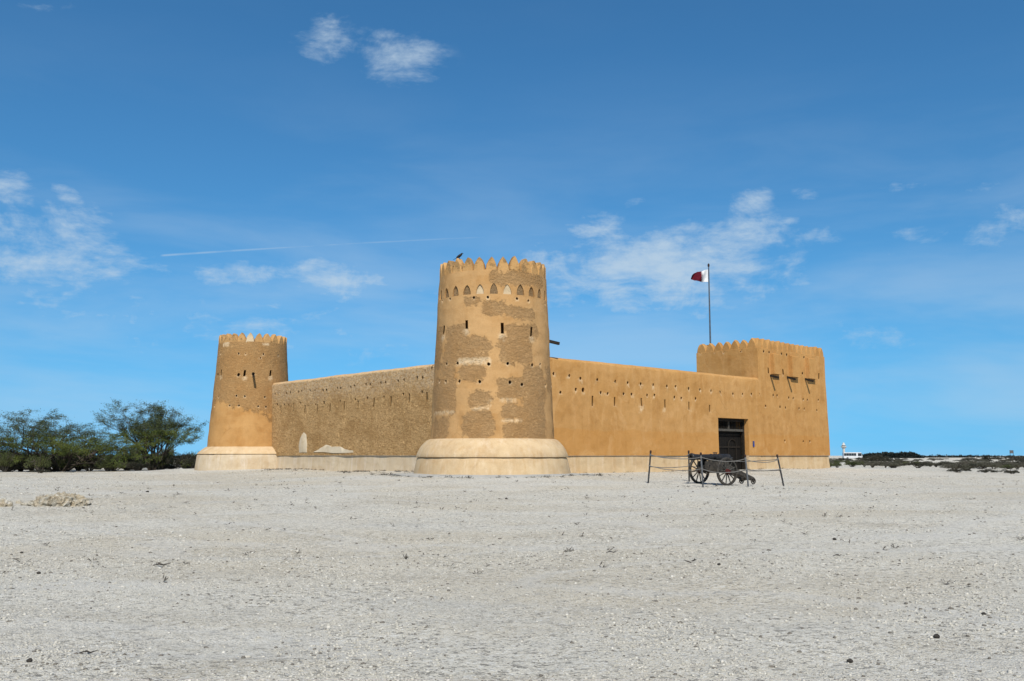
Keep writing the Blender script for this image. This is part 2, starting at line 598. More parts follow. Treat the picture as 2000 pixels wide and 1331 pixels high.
M['leaf'] = foliage_mat('acacia_leaf', (.045, .060, .026), (.065, .085, .024), (.040, .043, .030))
M['leaf_green'] = foliage_mat('fresh_leaf', (.085, .12, .018), (.12, .135, .018), (.055, .075, .026))
M['shrub'] = foliage_mat('saltbush_leaf', (.075, .07, .05), (.055, .056, .036), (.12, .108, .08))
M['shrub_dark'] = foliage_mat('dark_shrub_leaf', (.026, .029, .019), (.034, .033, .022), (.052, .047, .033))
M['shrub_green'] = foliage_mat('green_shrub_leaf', (.062, .078, .026), (.085, .092, .030), (.05, .052, .03))
M['farwood'] = foliage_mat('far_wood_leaf', (.022, .028, .024), (.028, .034, .028), (.018, .022, .02))
M['twig'] = simple_mat('dry_twig', (.05, .042, .033), (.09, .08, .065), 20, .95)


def ground_mat():
    m, t, bs = new_mat('gravel_ground')
    pos = t.n('ShaderNodeNewGeometry').outputs['Position']
    big = t.noise(t.mapping(pos, scale=(.6, 1, 1)), .13, 5, .62, .6)
    mid = t.noise(t.mapping(pos, scale=(.6, 1, 1)), .55, 5, .62, .4)
    g1 = t.noise(pos, 9, 6, .72)
    g2 = t.noise(pos, 62, 5, .8)
    g3 = t.noise(t.mapping(pos, loc=(3, 7, 1)), 150, 3, .75)
    v = t.n('ShaderNodeTexVoronoi', feature='F1', ins={'Vector': pos, 'Scale': 52.0})
    v2 = t.n('ShaderNodeTexVoronoi', feature='F1', ins={'Vector': pos, 'Scale': 11.0})
    c = t.mix(t.maprange(big, .42, .60, 0, 1), (.55, .51, .42), (.50, .44, .33))
    c = t.mix(t.maprange(mid, .52, .70, 0, .65), c, (.41, .355, .26))
    c = t.mix(t.maprange(mid, .46, .25, 0, .6), c, (.455, .435, .38))
    c = t.mix(t.maprange(g1, .55, .66, 0, .6), c, (.25, .235, .20))
    c = t.mix(t.maprange(g2, .55, .68, 0, .75), c, (.17, .16, .145))
    c = t.mix(t.maprange(g2, .44, .3, 0, .5), c, (.68, .67, .63))
    c = t.mix(t.maprange(g3, .56, .66, 0, .7), c, (.16, .15, .135))
    c = t.mix(t.maprange(g3, .44, .34, 0, .7), c, (.70, .68, .63))
    sel = t.n('ShaderNodeSeparateXYZ', ins={0: v.outputs['Color']}).outputs[0]
    c = t.mix(t.maprange(sel, .80, .98, 0, .5), c, (.68, .67, .63))
    c = t.mix(t.maprange(sel, .14, .04, 0, .75), c, (.14, .13, .12))
    # flecks in small drifts: stone tones plus relief shading put into the colour
    fl = t.noise(t.mapping(pos, loc=(1, 5, 2), scale=(.75, 1, 1)), 15, 4, .7, .6)
    dr = t.noise(pos, .5, 4, .6, .5)
    c = t.mix(t.math('MULTIPLY', t.maprange(fl, .545, .61, 0, .85), t.maprange(dr, .35, .58, .3, 1)), c, (.16, .15, .13))
    c = t.mix(t.math('MULTIPLY', t.maprange(fl, .45, .38, 0, .6), t.maprange(dr, .35, .58, .3, 1)), c, (.64, .62, .56))
    # compacted, dustier walking paths that wander across the plain
    pth = t.noise(t.mapping(pos, rot=(0, 0, .35), scale=(.35, 1, 1)), .16, 3, .5, .8)
    c = t.mix(t.maprange(t.math('ABSOLUTE', t.math('SUBTRACT', pth, .5)), .035, .0, 0, .4), c, (.52, .50, .45))
    L(t, c, bs.inputs['Base Color'])
    h = t.math('ADD', t.math('MULTIPLY', v.outputs['Distance'], -.8), t.math('MULTIPLY', g2, .5))
    h = t.math('ADD', h, t.math('MULTIPLY', g1, .25))
    h = t.math('ADD', h, t.math('MULTIPLY', g3, .35))
    h = t.math('ADD', h, t.math('MULTIPLY', v2.outputs['Distance'], -.15))
    b = t.n('ShaderNodeBump', ins={'Strength': 1.0, 'Distance': .016, 'Height': h})
    L(t, b.outputs[0], bs.inputs['Normal'])
    return m


def stone_mat(name, cs):
    m, t, bs = new_mat(name)
    geo = t.n('ShaderNodeNewGeometry')
    rnd = geo.outputs['Random Per Island']
    c = t.mix(t.maprange(rnd, 0, .55, 0, 1, False), cs[0], cs[1])
    c = t.mix(t.maprange(rnd, .6, .9, 0, 1), c, cs[2])
    c = t.mix(t.maprange(rnd, .82, .88, 0, 1), c, cs[3])
    n = t.noise(geo.outputs['Position'], 40, 4, .6)
    c = t.mix(t.maprange(n, .4, .7, 0, .4), c, tuple(x * .5 for x in cs[0]))
    L(t, c, bs.inputs['Base Color'])
    return m


M['ground'] = ground_mat()
M['pebble'] = stone_mat('pebble_stone', ((.385, .36, .30), (.47, .44, .375), (.56, .53, .46), (.13, .115, .095)))
M['clod'] = simple_mat('dark_clod', (.055, .048, .040), (.03, .027, .023), 30, .95, .6, 60)


def rock_mat():
    m, t, bs = new_mat('limestone_rock')
    pos = t.n('ShaderNodeNewGeometry').outputs['Position']
    n1 = t.noise(pos, 3.2, 6, .65, .6)
    n2 = t.noise(pos, 14, 5, .7, .8)
    z = t.n('ShaderNodeSeparateXYZ', ins={0: pos}).outputs[2]
    c = t.mix(t.maprange(n1, .35, .65, 0, 1), (.42, .39, .32), (.36, .295, .20))
    c = t.mix(t.maprange(n2, .5, .64, 0, .9), c, (.15, .115, .075))
    c = t.mix(t.maprange(t.noise(pos, 5, 4, .6), .56, .7, 0, .8), c, (.58, .55, .48))
    L(t, c, bs.inputs['Base Color'])
    b = t.n('ShaderNodeBump', ins={'Strength': 1.0, 'Distance': .05, 'Height': n2})
    L(t, b.outputs[0], bs.inputs['Normal'])
    return m


M['rock'] = rock_mat()


# ------------------------------------------------------------------ ground sheet
def build_ground():
    az = np.concatenate([np.linspace(-180, -46, 60, endpoint=False), np.linspace(-46, 46, 560, endpoint=False), np.linspace(46, 180, 60, endpoint=False)])
    az = np.radians(az)
    rr = np.concatenate([np.geomspace(1.2, 60, 330, endpoint=False), np.geomspace(60, 6000, 90)])
    A, Rr = np.meshgrid(az, rr)
    x, y = Rr * np.sin(A), Rr * np.cos(A)
    z = gz(x, y)
    near = 1 - sstep(20, 60, Rr)
    z += near * (.010 * vnoise(x * 4, y * 4, 8) + .003 * vnoise(x * 11, y * 11, 9))
    v = np.stack([x, y, z], -1).reshape(-1, 3)
    v = np.vstack([v, [[0, 0, gzf(0, 0)]]])
    na, nr = len(az), len(rr)
    i = np.arange(nr - 1)[:, None] * na
    k = np.arange(na)[None, :]
    k2 = (k + 1) % na
    f = np.stack([i + k, i + k2, i + na + k2, i + na + k], -1).reshape(-1, 4)[:, ::-1]
    o = mesh_np('ground', v, f, mat=M['ground'], smooth=True)
    tag(o, 'pale grey gravel plain stretching to the horizon', 'ground', kind='structure')
    # small cap below the camera is not needed: the sheet starts 1.2 m out
    return o


build_ground()


# ------------------------------------------------------------------ towers and walls
def set_attr(me, name, vals):
    a = me.attributes.get(name) or me.attributes.new(name, 'FLOAT', 'POINT')
    a.data.foreach_set('value', np.asarray(vals, np.float32))


def coords(me):
    c = np.empty(len(me.vertices) * 3, np.float32)
    me.vertices.foreach_get('co', c)
    return c.reshape(-1, 3).astype(float)


def rrect(u, v, u0, v0, u1, v1, rad):
    cu, cv, hu, hv = (u0 + u1) / 2, (v0 + v1) / 2, abs(u1 - u0) / 2, abs(v1 - v0) / 2
    rad = min(rad, hu, hv)
    qx, qy = np.abs(u - cu) - hu + rad, np.abs(v - cv) - hv + rad
    return np.hypot(np.maximum(qx, 0), np.maximum(qy, 0)) + np.minimum(np.maximum(qx, qy), 0) - rad


def cone_hit(px, py, axis, rfun):
    d = ray(px, py)
    rad = rfun(3.0)
    q = None
    for _ in range(25):
        o = CAM - axis
        a = d.x ** 2 + d.y ** 2
        b = 2 * (o.x * d.x + o.y * d.y)
        c = o.x ** 2 + o.y ** 2 - rad ** 2
        disc = b * b - 4 * a * c
        if disc < 0:
            t = -b / (2 * a)
        else:
            t = (-b - math.sqrt(disc)) / (2 * a)
        q = CAM + d * t
        rad = rfun(q.z)
    return q


def ogive(w, h, n=7, base=0.0, ex=2.0, ey=.84):
    """pointed-arch outline, from lower left, up, to lower right"""
    pts = []
    for i in range(n + 1):
        t = i / n
        pts.append((-w / 2 * (1 - t ** ex) ** ey if t < 1 else 0, h * t))
    right = [(-u, v) for u, v in pts[:-1]][::-1]
    out = [(-w / 2, -base)] + pts + right + [(w / 2, -base)] if base else pts + right
    return out


def merlon_mesh(w, h, thick, jitter=0.0, seed=0, inset=.045, base=.12):
    """local: x tangential, y outward, z up from the parapet top"""
    rr = random.Random(seed)
    bm = bmesh.new()
    out = ogive(w, h, 7, base, 1.85, .86)
    out = [(u * (1 + rr.uniform(-jitter, jitter)), v * (1 + rr.uniform(-jitter, jitter) * .5)) for u, v in out]

    def shr(u, v, k):
        return (u * (1 - k / (w * .5)), v if v < 0 else v * (1 - k * .9 / h))
    layers = [(-thick / 2, inset), (-thick / 2 + .05, .012), (thick / 2 - .05, .012), (thick / 2, inset)]
    rings = []
    for y, k in layers:
        rings.append([bm.verts.new((shr(u, v, k)[0], y, shr(u, v, k)[1])) for u, v in out])
    for a, b in zip(rings[:-1], rings[1:]):
        for i in range(len(out)):
            bm.faces.new((a[i], a[(i + 1) % len(out)], b[(i + 1) % len(out)], b[i]))
    bm.faces.new(rings[0][::-1])
    bm.faces.new(rings[-1])
    me = bpy.data.meshes.new('merlon')
    bmesh.ops.recalc_face_normals(bm, faces=bm.faces)
    bm.to_mesh(me)
    bm.free()
    me.polygons.foreach_set('use_smooth', [True] * len(me.polygons))
    me.set_sharp_from_angle(angle=R(48))
    return me


def loft(bm, rings):
    n = len(rings[0])
    vs = [[bm.verts.new(p) for p in r] for r in rings]
    bm.faces.new(vs[0])
    bm.faces.new(vs[-1][::-1])
    for a, b in zip(vs[:-1], vs[1:]):
        for k in range(n):
            bm.faces.new((a[k], a[(k + 1) % n], b[(k + 1) % n], b[k]))


def cutter_hole(bm, p, n, r, depth=.6, out=.15):
    """round putlog hole: a ragged mouth that opens into a wider socket"""
    x, y, z = frame_from(n)
    seg = 10
    jit = [random.uniform(.82, 1.18) for _ in range(seg)]
    rings = []
    for o, k_, e in ((out, 1.15, 0), (-.035, 1.0, 0), (-.10, 1.0, .07), (-depth, 1.0, .07)):
        rings.append([p + n * o + (x * math.cos(2 * math.pi * k / seg) * 1.15 + y * math.sin(2 * math.pi * k / seg)) * (r * jit[k] * k_ + e) for k in range(seg)])
    loft(bm, rings)


def cutter_slot(bm, p, n, w, h, depth=.6, out=.15):
    """loophole: a narrow slit that splays inside the wall"""
    t = Vector((0, 0, 1)).cross(n).normalized()
    zz = Vector((0, 0, 1))
    rings = []
    lean = random.uniform(-.02, .02)
    for o, e, eh in ((out, .004, 0), (-.04, 0, 0), (-.13, .17, .02), (-depth, .17, .02)):
        ring = []
        for su, sv in ((-1, -1), (1, -1), (1, 1), (-1, 1)):
            dv = -.10 * h if (o > 0 and sv < 0) else 0
            ring.append(p + n * o + t * (su * (w / 2 + e) + sv * lean) + zz * (sv * (h / 2 + eh) + dv))
        rings.append(ring)
    loft(bm, rings)


def radial_noise(seed, amp):
    def f(a, z):
        return amp * mnoise.noise(Vector((math.cos(a) * 2.1 + seed, math.sin(a) * 2.1, z * .8))) + amp * .45 * mnoise.noise(Vector((math.cos(a) * 6 + seed, math.sin(a) * 6, z * 2.4)))
    return f


def build_round_tower(axis, rb, rt, zb, zt, merl_n, merl_w, merl_h, phase, mat, label, px_holes, px_slots, px_patches, px_pale, niches, pl, seed, sdf_bias=None, spouts=()):
    root = empty('round_tower', (axis.x, axis.y, 0))
    tag(root, label, 'tower')
    rfun = lambda z: rb + (rt - rb) * min(1, max(0, (z - zb) / (zt - zb))) ** .9
    bm = bmesh.new()
    zs = np.linspace(zb, zt, 56)
    prof = [(0, zb)] + [(rfun(z), z) for z in zs] + [(rt - .05, zt + .02), (rt - .36, zt + .02), (rt - .40, zt - .1), (rt - .42, zt - .9), (0, zt - .9)]
    lathe(bm, prof, 144, rfun=radial_noise(seed, .035))
    shaft = obj('shaft', bm, mat, root)
    shaft.location = (axis.x, axis.y, 0)
    shaft.parent = None
    cb = bmesh.new()
    pts = []
    for (x, y, r) in px_holes:
        p = cone_hit(x, y, axis, rfun)
        n = Vector((p.x - axis.x, p.y - axis.y, 0)).normalized()
        cutter_hole(cb, p, n, r)
        pts.append((p, r, 0))
    for (x, y, w, h) in px_slots:
        p = cone_hit(x, y, axis, rfun)
        n = Vector((p.x - axis.x, p.y - axis.y, 0)).normalized()
        cutter_slot(cb, p, n, w, h)
        pts.append((p, w, h))
    nich = []
    for (ang, z, w, h) in niches:
        n = Vector((math.cos(ang), math.sin(ang), 0))
        rr = rfun(z)
        p = axis + n * rr + Vector((0, 0, z))
        tt = Vector((0, 0, 1)).cross(n)
        jw, jh = w * random.uniform(.93, 1.05), h * random.uniform(.94, 1.05)
        out = ogive(jw, jh, 6, 0, 2.0, .74)
        prism(cb, out, -.075, .2, lambda u, v, q: p + tt * u + Vector((0, 0, v)) + n * q)
        nich.append((p, n, tt, jw, jh))
    cut(shaft, cb)
    shaft.parent = root
    shaft.location = (0, 0, 0)
    c = coords(shaft.data)
    th = np.arctan2(c[:, 1], c[:, 0])
    rav = (rb + rt) / 2
    # angle measured from the side facing the camera
    a0 = math.atan2(-axis.y, -axis.x)
    uu = ((th - a0 + np.pi) % (2 * np.pi) - np.pi) * rav
    sd = np.full(len(c), 1.0)

    def tocyl(x, y):
        p = cone_hit(x, y, axis, rfun)
        a = (math.atan2(p.y - axis.y, p.x - axis.x) - a0 + math.pi) % (2 * math.pi) - math.pi
        return a * rav, p.z
    for (x0, y0, x1, y1, rad) in px_patches:
        u0, v0 = tocyl(x0, y0)
        u1, v1 = tocyl(x1, y1)
        sd = np.minimum(sd, rrect(uu, c[:, 2], u0, v0, u1, v1, rad))
    if sdf_bias:
        sd = np.minimum(sd, sdf_bias(uu, c[:, 2]))
    # the far side, unseen in the photo, gets the same kind of patching
    far = np.abs(uu) > rav * 1.5
    sd[far] = (vnoise(uu[far] * 1.3, c[far, 2] * 1.3, seed) * .4 + .05)
    set_attr(shaft.data, 'sdf', sd)
    pale = np.zeros(len(c))
    for (p, r, h) in pts:
        loc = p - axis
        dd = np.sqrt((c[:, 0] - loc.x) ** 2 + (c[:, 1] - loc.y) ** 2 + (c[:, 2] - (loc.z - h * .62 - r * .6)) ** 2)
        pale = np.maximum(pale, 1 - dd / (r * 1.2 + .10 + h * .12))
    for (x0, y0, x1, y1, rad) in px_pale:
        u0, v0 = tocyl(x0, y0)
        u1, v1 = tocyl(x1, y1)
        pale = np.maximum(pale, np.clip(.5 - rrect(uu, c[:, 2], u0, v0, u1, v1, rad) * 6, 0, 1))
    set_attr(shaft.data, 'pale', pale)
    # niche backs
    for i, (p, n, tt, w, h) in enumerate(nich):
        b2 = bmesh.new()
        q = p - axis
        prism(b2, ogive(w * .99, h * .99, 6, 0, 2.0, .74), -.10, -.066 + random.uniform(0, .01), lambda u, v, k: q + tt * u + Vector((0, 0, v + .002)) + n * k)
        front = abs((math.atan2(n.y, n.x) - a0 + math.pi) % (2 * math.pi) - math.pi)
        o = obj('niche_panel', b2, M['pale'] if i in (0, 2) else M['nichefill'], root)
    # merlons
    mm = [merlon_mesh(merl_w, merl_h, .34, .05, seed * 10 + k) for k in range(4)]
    for k in range(merl_n):
        a = phase + 2 * math.pi * k / merl_n
        me = mm[k % 4]
        if (seed, k) in PALE_MERLONS:
            me = merlon_mesh(merl_w, merl_h * 1.02, .34, .06, 99)
            o = link('merlon', me, M['pale'], root)
            o['label'] = 'merlon replastered in pale cream'
        else:
            o = link('merlon', me, M['tower_top'], root)
        rr = rt - .19 + radial_noise(seed, .035)(a, zt)
        o.location = (math.cos(a) * rr, math.sin(a) * rr, zt)
        o.rotation_euler = (R(random.uniform(-1.5, 1.5)), R(random.uniform(-2.5, 2.5)), a - math.pi / 2)
        s = random.uniform(.94, 1.05)
        o.scale = (s, 1, random.uniform(.93, 1.06))
    # plinth: upper rounded drum over a lower ring, a shadow gap between
    bm = bmesh.new()
    lathe(bm, [(0, pl['seam'])] + pl['upper'] + [(pl['upper'][-1][0] - .2, pl['upper'][-1][1] + .005), (0, pl['upper'][-1][1] + .005)], 112, rfun=radial_noise(seed + 3, .04))
    o = obj('plinth_shoulder', bm, M['plinth'], root, smooth=35)
    bm = bmesh.new()
    lathe(bm, [(0, -.6), (pl['base'] + .05, -.6), (pl['base'], -.12), (pl['base'] - .03, .1), (pl['low'] + .03, pl['seam'] - .12), (pl['low'], pl['seam'] - .03), (pl['low'] - .05, pl['seam'] - .002), (0, pl['seam'] - .002)], 112, rfun=radial_noise(seed + 5, .035))
    obj('plinth_base', bm, M[pl['mat']], root, smooth=35)
    for (x, y, ln, dirv, sl) in spouts:
        p = cone_hit(x, y, axis, rfun) - axis
        if dirv is None:
            d = Vector((p.x, p.y, 0)).normalized()
        else:
            d = Vector(dirv).normalized()
        d = (d + Vector((0, 0, -sl))).normalized()
        wood_spout(root, p - d * .25, d, ln + .25)
    return root, rfun


def wood_spout(parent, p, d, ln):
    """open wooden gutter: U-section trough"""
    x, y, z = frame_from(d, Vector((0, 0, 1)))     # x up, y side
    bm = bmesh.new()
    w, h, t = .055, .06, .016
    sec = [(-w, -h), (w, -h), (w, h), (w - t, h), (w - t, -h + t), (-w + t, -h + t), (-w + t, h), (-w, h)]
    a = [bm.verts.new(p + y * u + x * v) for u, v in sec]
    b = [bm.verts.new(p + d * ln + y * u + x * v) for u, v in sec]
    n = len(sec)
    for k in range(n):
        bm.faces.new((a[k], a[(k + 1) % n], b[(k + 1) % n], b[k]))
    for s in (a, b):
        bm.faces.new((s[0], s[1], s[4], s[5]))
        bm.faces.new((s[1], s[2], s[3], s[4]))
        bm.faces.new((s[5], s[6], s[7], s[0]))
    return obj('water_spout', bm, M['spout'], parent)


M['tower_top'] = plaster('merlon_plaster', (.46, .265, .105), (.40, .215, .072), (.38, .235, .105), (.29, .175, .075), rough_amt=.12, streaks=.5)
PALE_MERLONS = {(2, 0)}


def c1(pts):
    return [(820 + x / 6.05, 480 + y / 6.05) for x, y in pts]


def c2(pts):
    return [(800 + x / 4.93, 680 + y / 4.93) for x, y in pts]


def near_tower():
    h = [(x, y, .052) for x, y in c1([(268, 655), (357, 630), (637, 615), (803, 610), (1148, 627), (1278, 655), (1478, 690)])]
    h += [(x, y, .058) for x, y in c2([(357, 153), (460, 146), (762, 155), (945, 150), (1182, 165), (1260, 158), (288, 321), (350, 321), (480, 321), (675, 325), (968, 330), (1083, 350), (1307, 358), (1362, 360)])]
    s = [(x, y, w, hh) for (x, y), (w, hh) in zip(c1([(277, 998), (552, 932), (974, 975), (1320, 1017), (1525, 1030)]), [(.13, .36), (.12, .33), (.12, .42), (.12, .38), (.12, .38)])]
    patches = [(870, 640, 914, 668, .25), (846, 648, 861, 722, .15), (872, 661, 958, 707, .55), (868, 668, 890, 706, .15),
               (984, 632, 1052, 664, .25), (974, 652, 1041, 713, .3), (943, 589, 986, 617, .12), (985, 598, 1043, 627, .2),
               (896, 716, 951, 743, .3), (864, 701, 888, 739, .15), (850, 740, 889, 806, .12), (847, 818, 874, 858, .08),
               (915, 765, 961, 796, .3), (905, 802, 966, 860, .5), (972, 741, 1067, 781, .2), (980, 788, 1031, 821, .35),
               (982, 826, 1026, 860, .25), (1022, 716, 1067, 860, .2), (1066, 718, 1083, 770, .1), (1076, 770, 1086, 860, .05),
               (958, 529, 1060, 566, .15), (905, 584, 935, 596, .1)]
    pale = [(848, 805, 888, 809, .05), (921, 795, 958, 802, .1), (975, 778, 1010, 786, .1), (980, 818, 1020, 825, .08), (893, 700, 960, 712, .1), (952, 780, 960, 792, .05), (982, 655, 988, 668, .05)]
    a0 = math.atan2(-T1.y, -T1.x)
    # niches every 14 degrees
    rfun = lambda z: 2.53 + (2.24 - 2.53) * min(1, max(0, (z - 1.25) / (7.95 - 1.25))) ** .9
    nz = cone_hit(*c1([(790, 570)])[0], T1, rfun).z
    nich = []
    n0 = cone_hit(*c1([(710, 520)])[0], T1, rfun)
    an0 = math.atan2(n0.y - T1.y, n0.x - T1.x)
    for k in range(26):
        nich.append((an0 + 2 * math.pi * k / 26, nz, .33, .42))
    m0 = cone_hit(*c1([(843, 250)])[0], T1, rfun)
    ph = math.atan2(m0.y - T1.y, m0.x - T1.x)
    pl = dict(seam=.57, low=3.06, base=3.19, mat='plinth', upper=[(3.06, .57), (3.10, .585), (3.105, .61), (3.06, .74), (2.98, .90), (2.88, 1.05), (2.76, 1.18), (2.66, 1.26), (2.56, 1.30), (2.44, 1.31)])
    return build_round_tower(T1, 2.53, 2.24, 1.25, 7.90, 28, .50, .60, ph, M['tower'], 'tall near round mud-plaster tower with patched surface and pointed battlements', h, s, patches, pale, nich, pl, 1,
                             spouts=[])


def far_tower():
    o = lambda pts: [(370 + x / 4.436, 630 + y / 4.436) for x, y in pts]
    h = [(x, y, .05) for x, y in o([(270, 272), (427, 270), (490, 272), (640, 275), (613, 307), (770, 285), (214, 655), (254, 648), (407, 636), (480, 640), (653, 647), (193, 725), (219, 727), (349, 720), (428, 720), (596, 727), (663, 733)])]
    h += [(x, y, .085) for x, y in o([(243, 452), (425, 455), (553, 446)])]
    s = [(x, y, .12, .34) for x, y in o([(275, 435), (478, 440), (703, 440)])]
    rfun = lambda z: 2.36 + (1.95 - 2.36) * min(1, max(0, (z - 1.1) / (7.1 - 1.1))) ** .9
    m0 = cone_hit(*o([(525, 150)])[0], T2, rfun)
    ph = math.atan2(m0.y - T2.y, m0.x - T2.x)
    pl = dict(seam=.72, low=2.86, base=2.98, mat='plinth_grey', upper=[(2.86, .72), (2.895, .735), (2.89, .755), (2.79, .85), (2.62, .99), (2.46, 1.10), (2.39, 1.14), (2.25, 1.16)])
    sp = o([(553, 450)])[0]
    return build_round_tower(T2, 2.36, 1.95, 1.1, 7.1, 24, .515, .56, ph, M['tower_far'], 'smaller round mud-plaster tower beside the acacia trees with one pale merlon', h, s, [], [(436, 668, 448, 677, .1), (512, 669, 527, 676, .1)], [], pl, 2,
                             sdf_bias=lambda u, z: (3.1 + .9 * vnoise(u * .9, z * .9, 4) - z) * .35,
                             spouts=[(sp[0], sp[1], .62, None, .22)])


nt, nrf = near_tower()
_d = Vector((math.cos(R(33)), math.sin(R(33)), -.13)).normalized()
wood_spout(nt, Vector((math.cos(R(33)) * 2.1, math.sin(R(33)) * 2.1, top_at(1078, 661.5, T1 + Vector((0, 1.4, 0))).z)), _d, 1.30)
far_tower()


def wall_solid(p0, length, zb, zt, thick, seed, step=.35, crown=.16, amp=.018):
    """outer face through p0 along +X(local); local y inward"""
    n = int(length / step)
    bm = bmesh.new()
    zs = list(np.linspace(zb, zt - .12, 12))
    sec = [(0, z) for z in zs] + [(.02, zt - .04), (.10, zt + crown * .25), (.24, zt + crown * .55), (thick * .5, zt + crown * .6), (thick - .2, zt + crown * .5), (thick - .04, zt), (thick, zt - .15), (thick, zb)]
    rings = []
    for i in range(n + 1):
        x = length * i / n
        ring = []
        wob = .035 * mnoise.noise(Vector((x * .35, seed, 0))) + .02 * mnoise.noise(Vector((x * 1.7, seed, 5)))
        for j, (y, z) in enumerate(sec):
            ny = amp * mnoise.noise(Vector((x * .7, seed + 9, z * .8))) if j < len(zs) else 0
            ring.append(bm.verts.new((x, y + ny, z + (wob if z > zt - .3 else 0))))
        rings.append(ring)
    m = len(sec)
    for a, b in zip(rings[:-1], rings[1:]):
        for k in range(m):
            bm.faces.new((a[k], a[(k + 1) % m], b[(k + 1) % m], b[k]))
    bm.faces.new(rings[0][::-1])
    bm.faces.new(rings[-1])
    return bm


SEAM = .64
NA = -BX           # outward normal of the gate wall
NB = -AX           # outward normal of the rough wall
WT = 4.85          # wall crown height


def plane_cuts(cb, pts, p0, n, depth=.6):
    out = []
    for q in pts:
        p = on_plane(q[0], q[1], p0, n)
        if len(q) == 3:
            cutter_hole(cb, p, n, q[2], depth)
            out.append((p, q[2], 0))
        else:
            cutter_slot(cb, p, n, q[2], q[3], depth)
            out.append((p, q[2], q[3]))
    return out


def pale_from(c, pts, inv):
    pale = np.zeros(len(c))
    for (p, r, h) in pts:
        q = inv @ p
        dd = np.sqrt((c[:, 0] - q.x) ** 2 + (c[:, 1] - q.y) ** 2 + (c[:, 2] - (q.z - h * .6 - r * .8)) ** 2)
        pale = np.maximum(pale, 1 - dd / (r * 1.2 + .09 + h * .1))
    return pale


def add_subdiv_rows(bm):
    pass


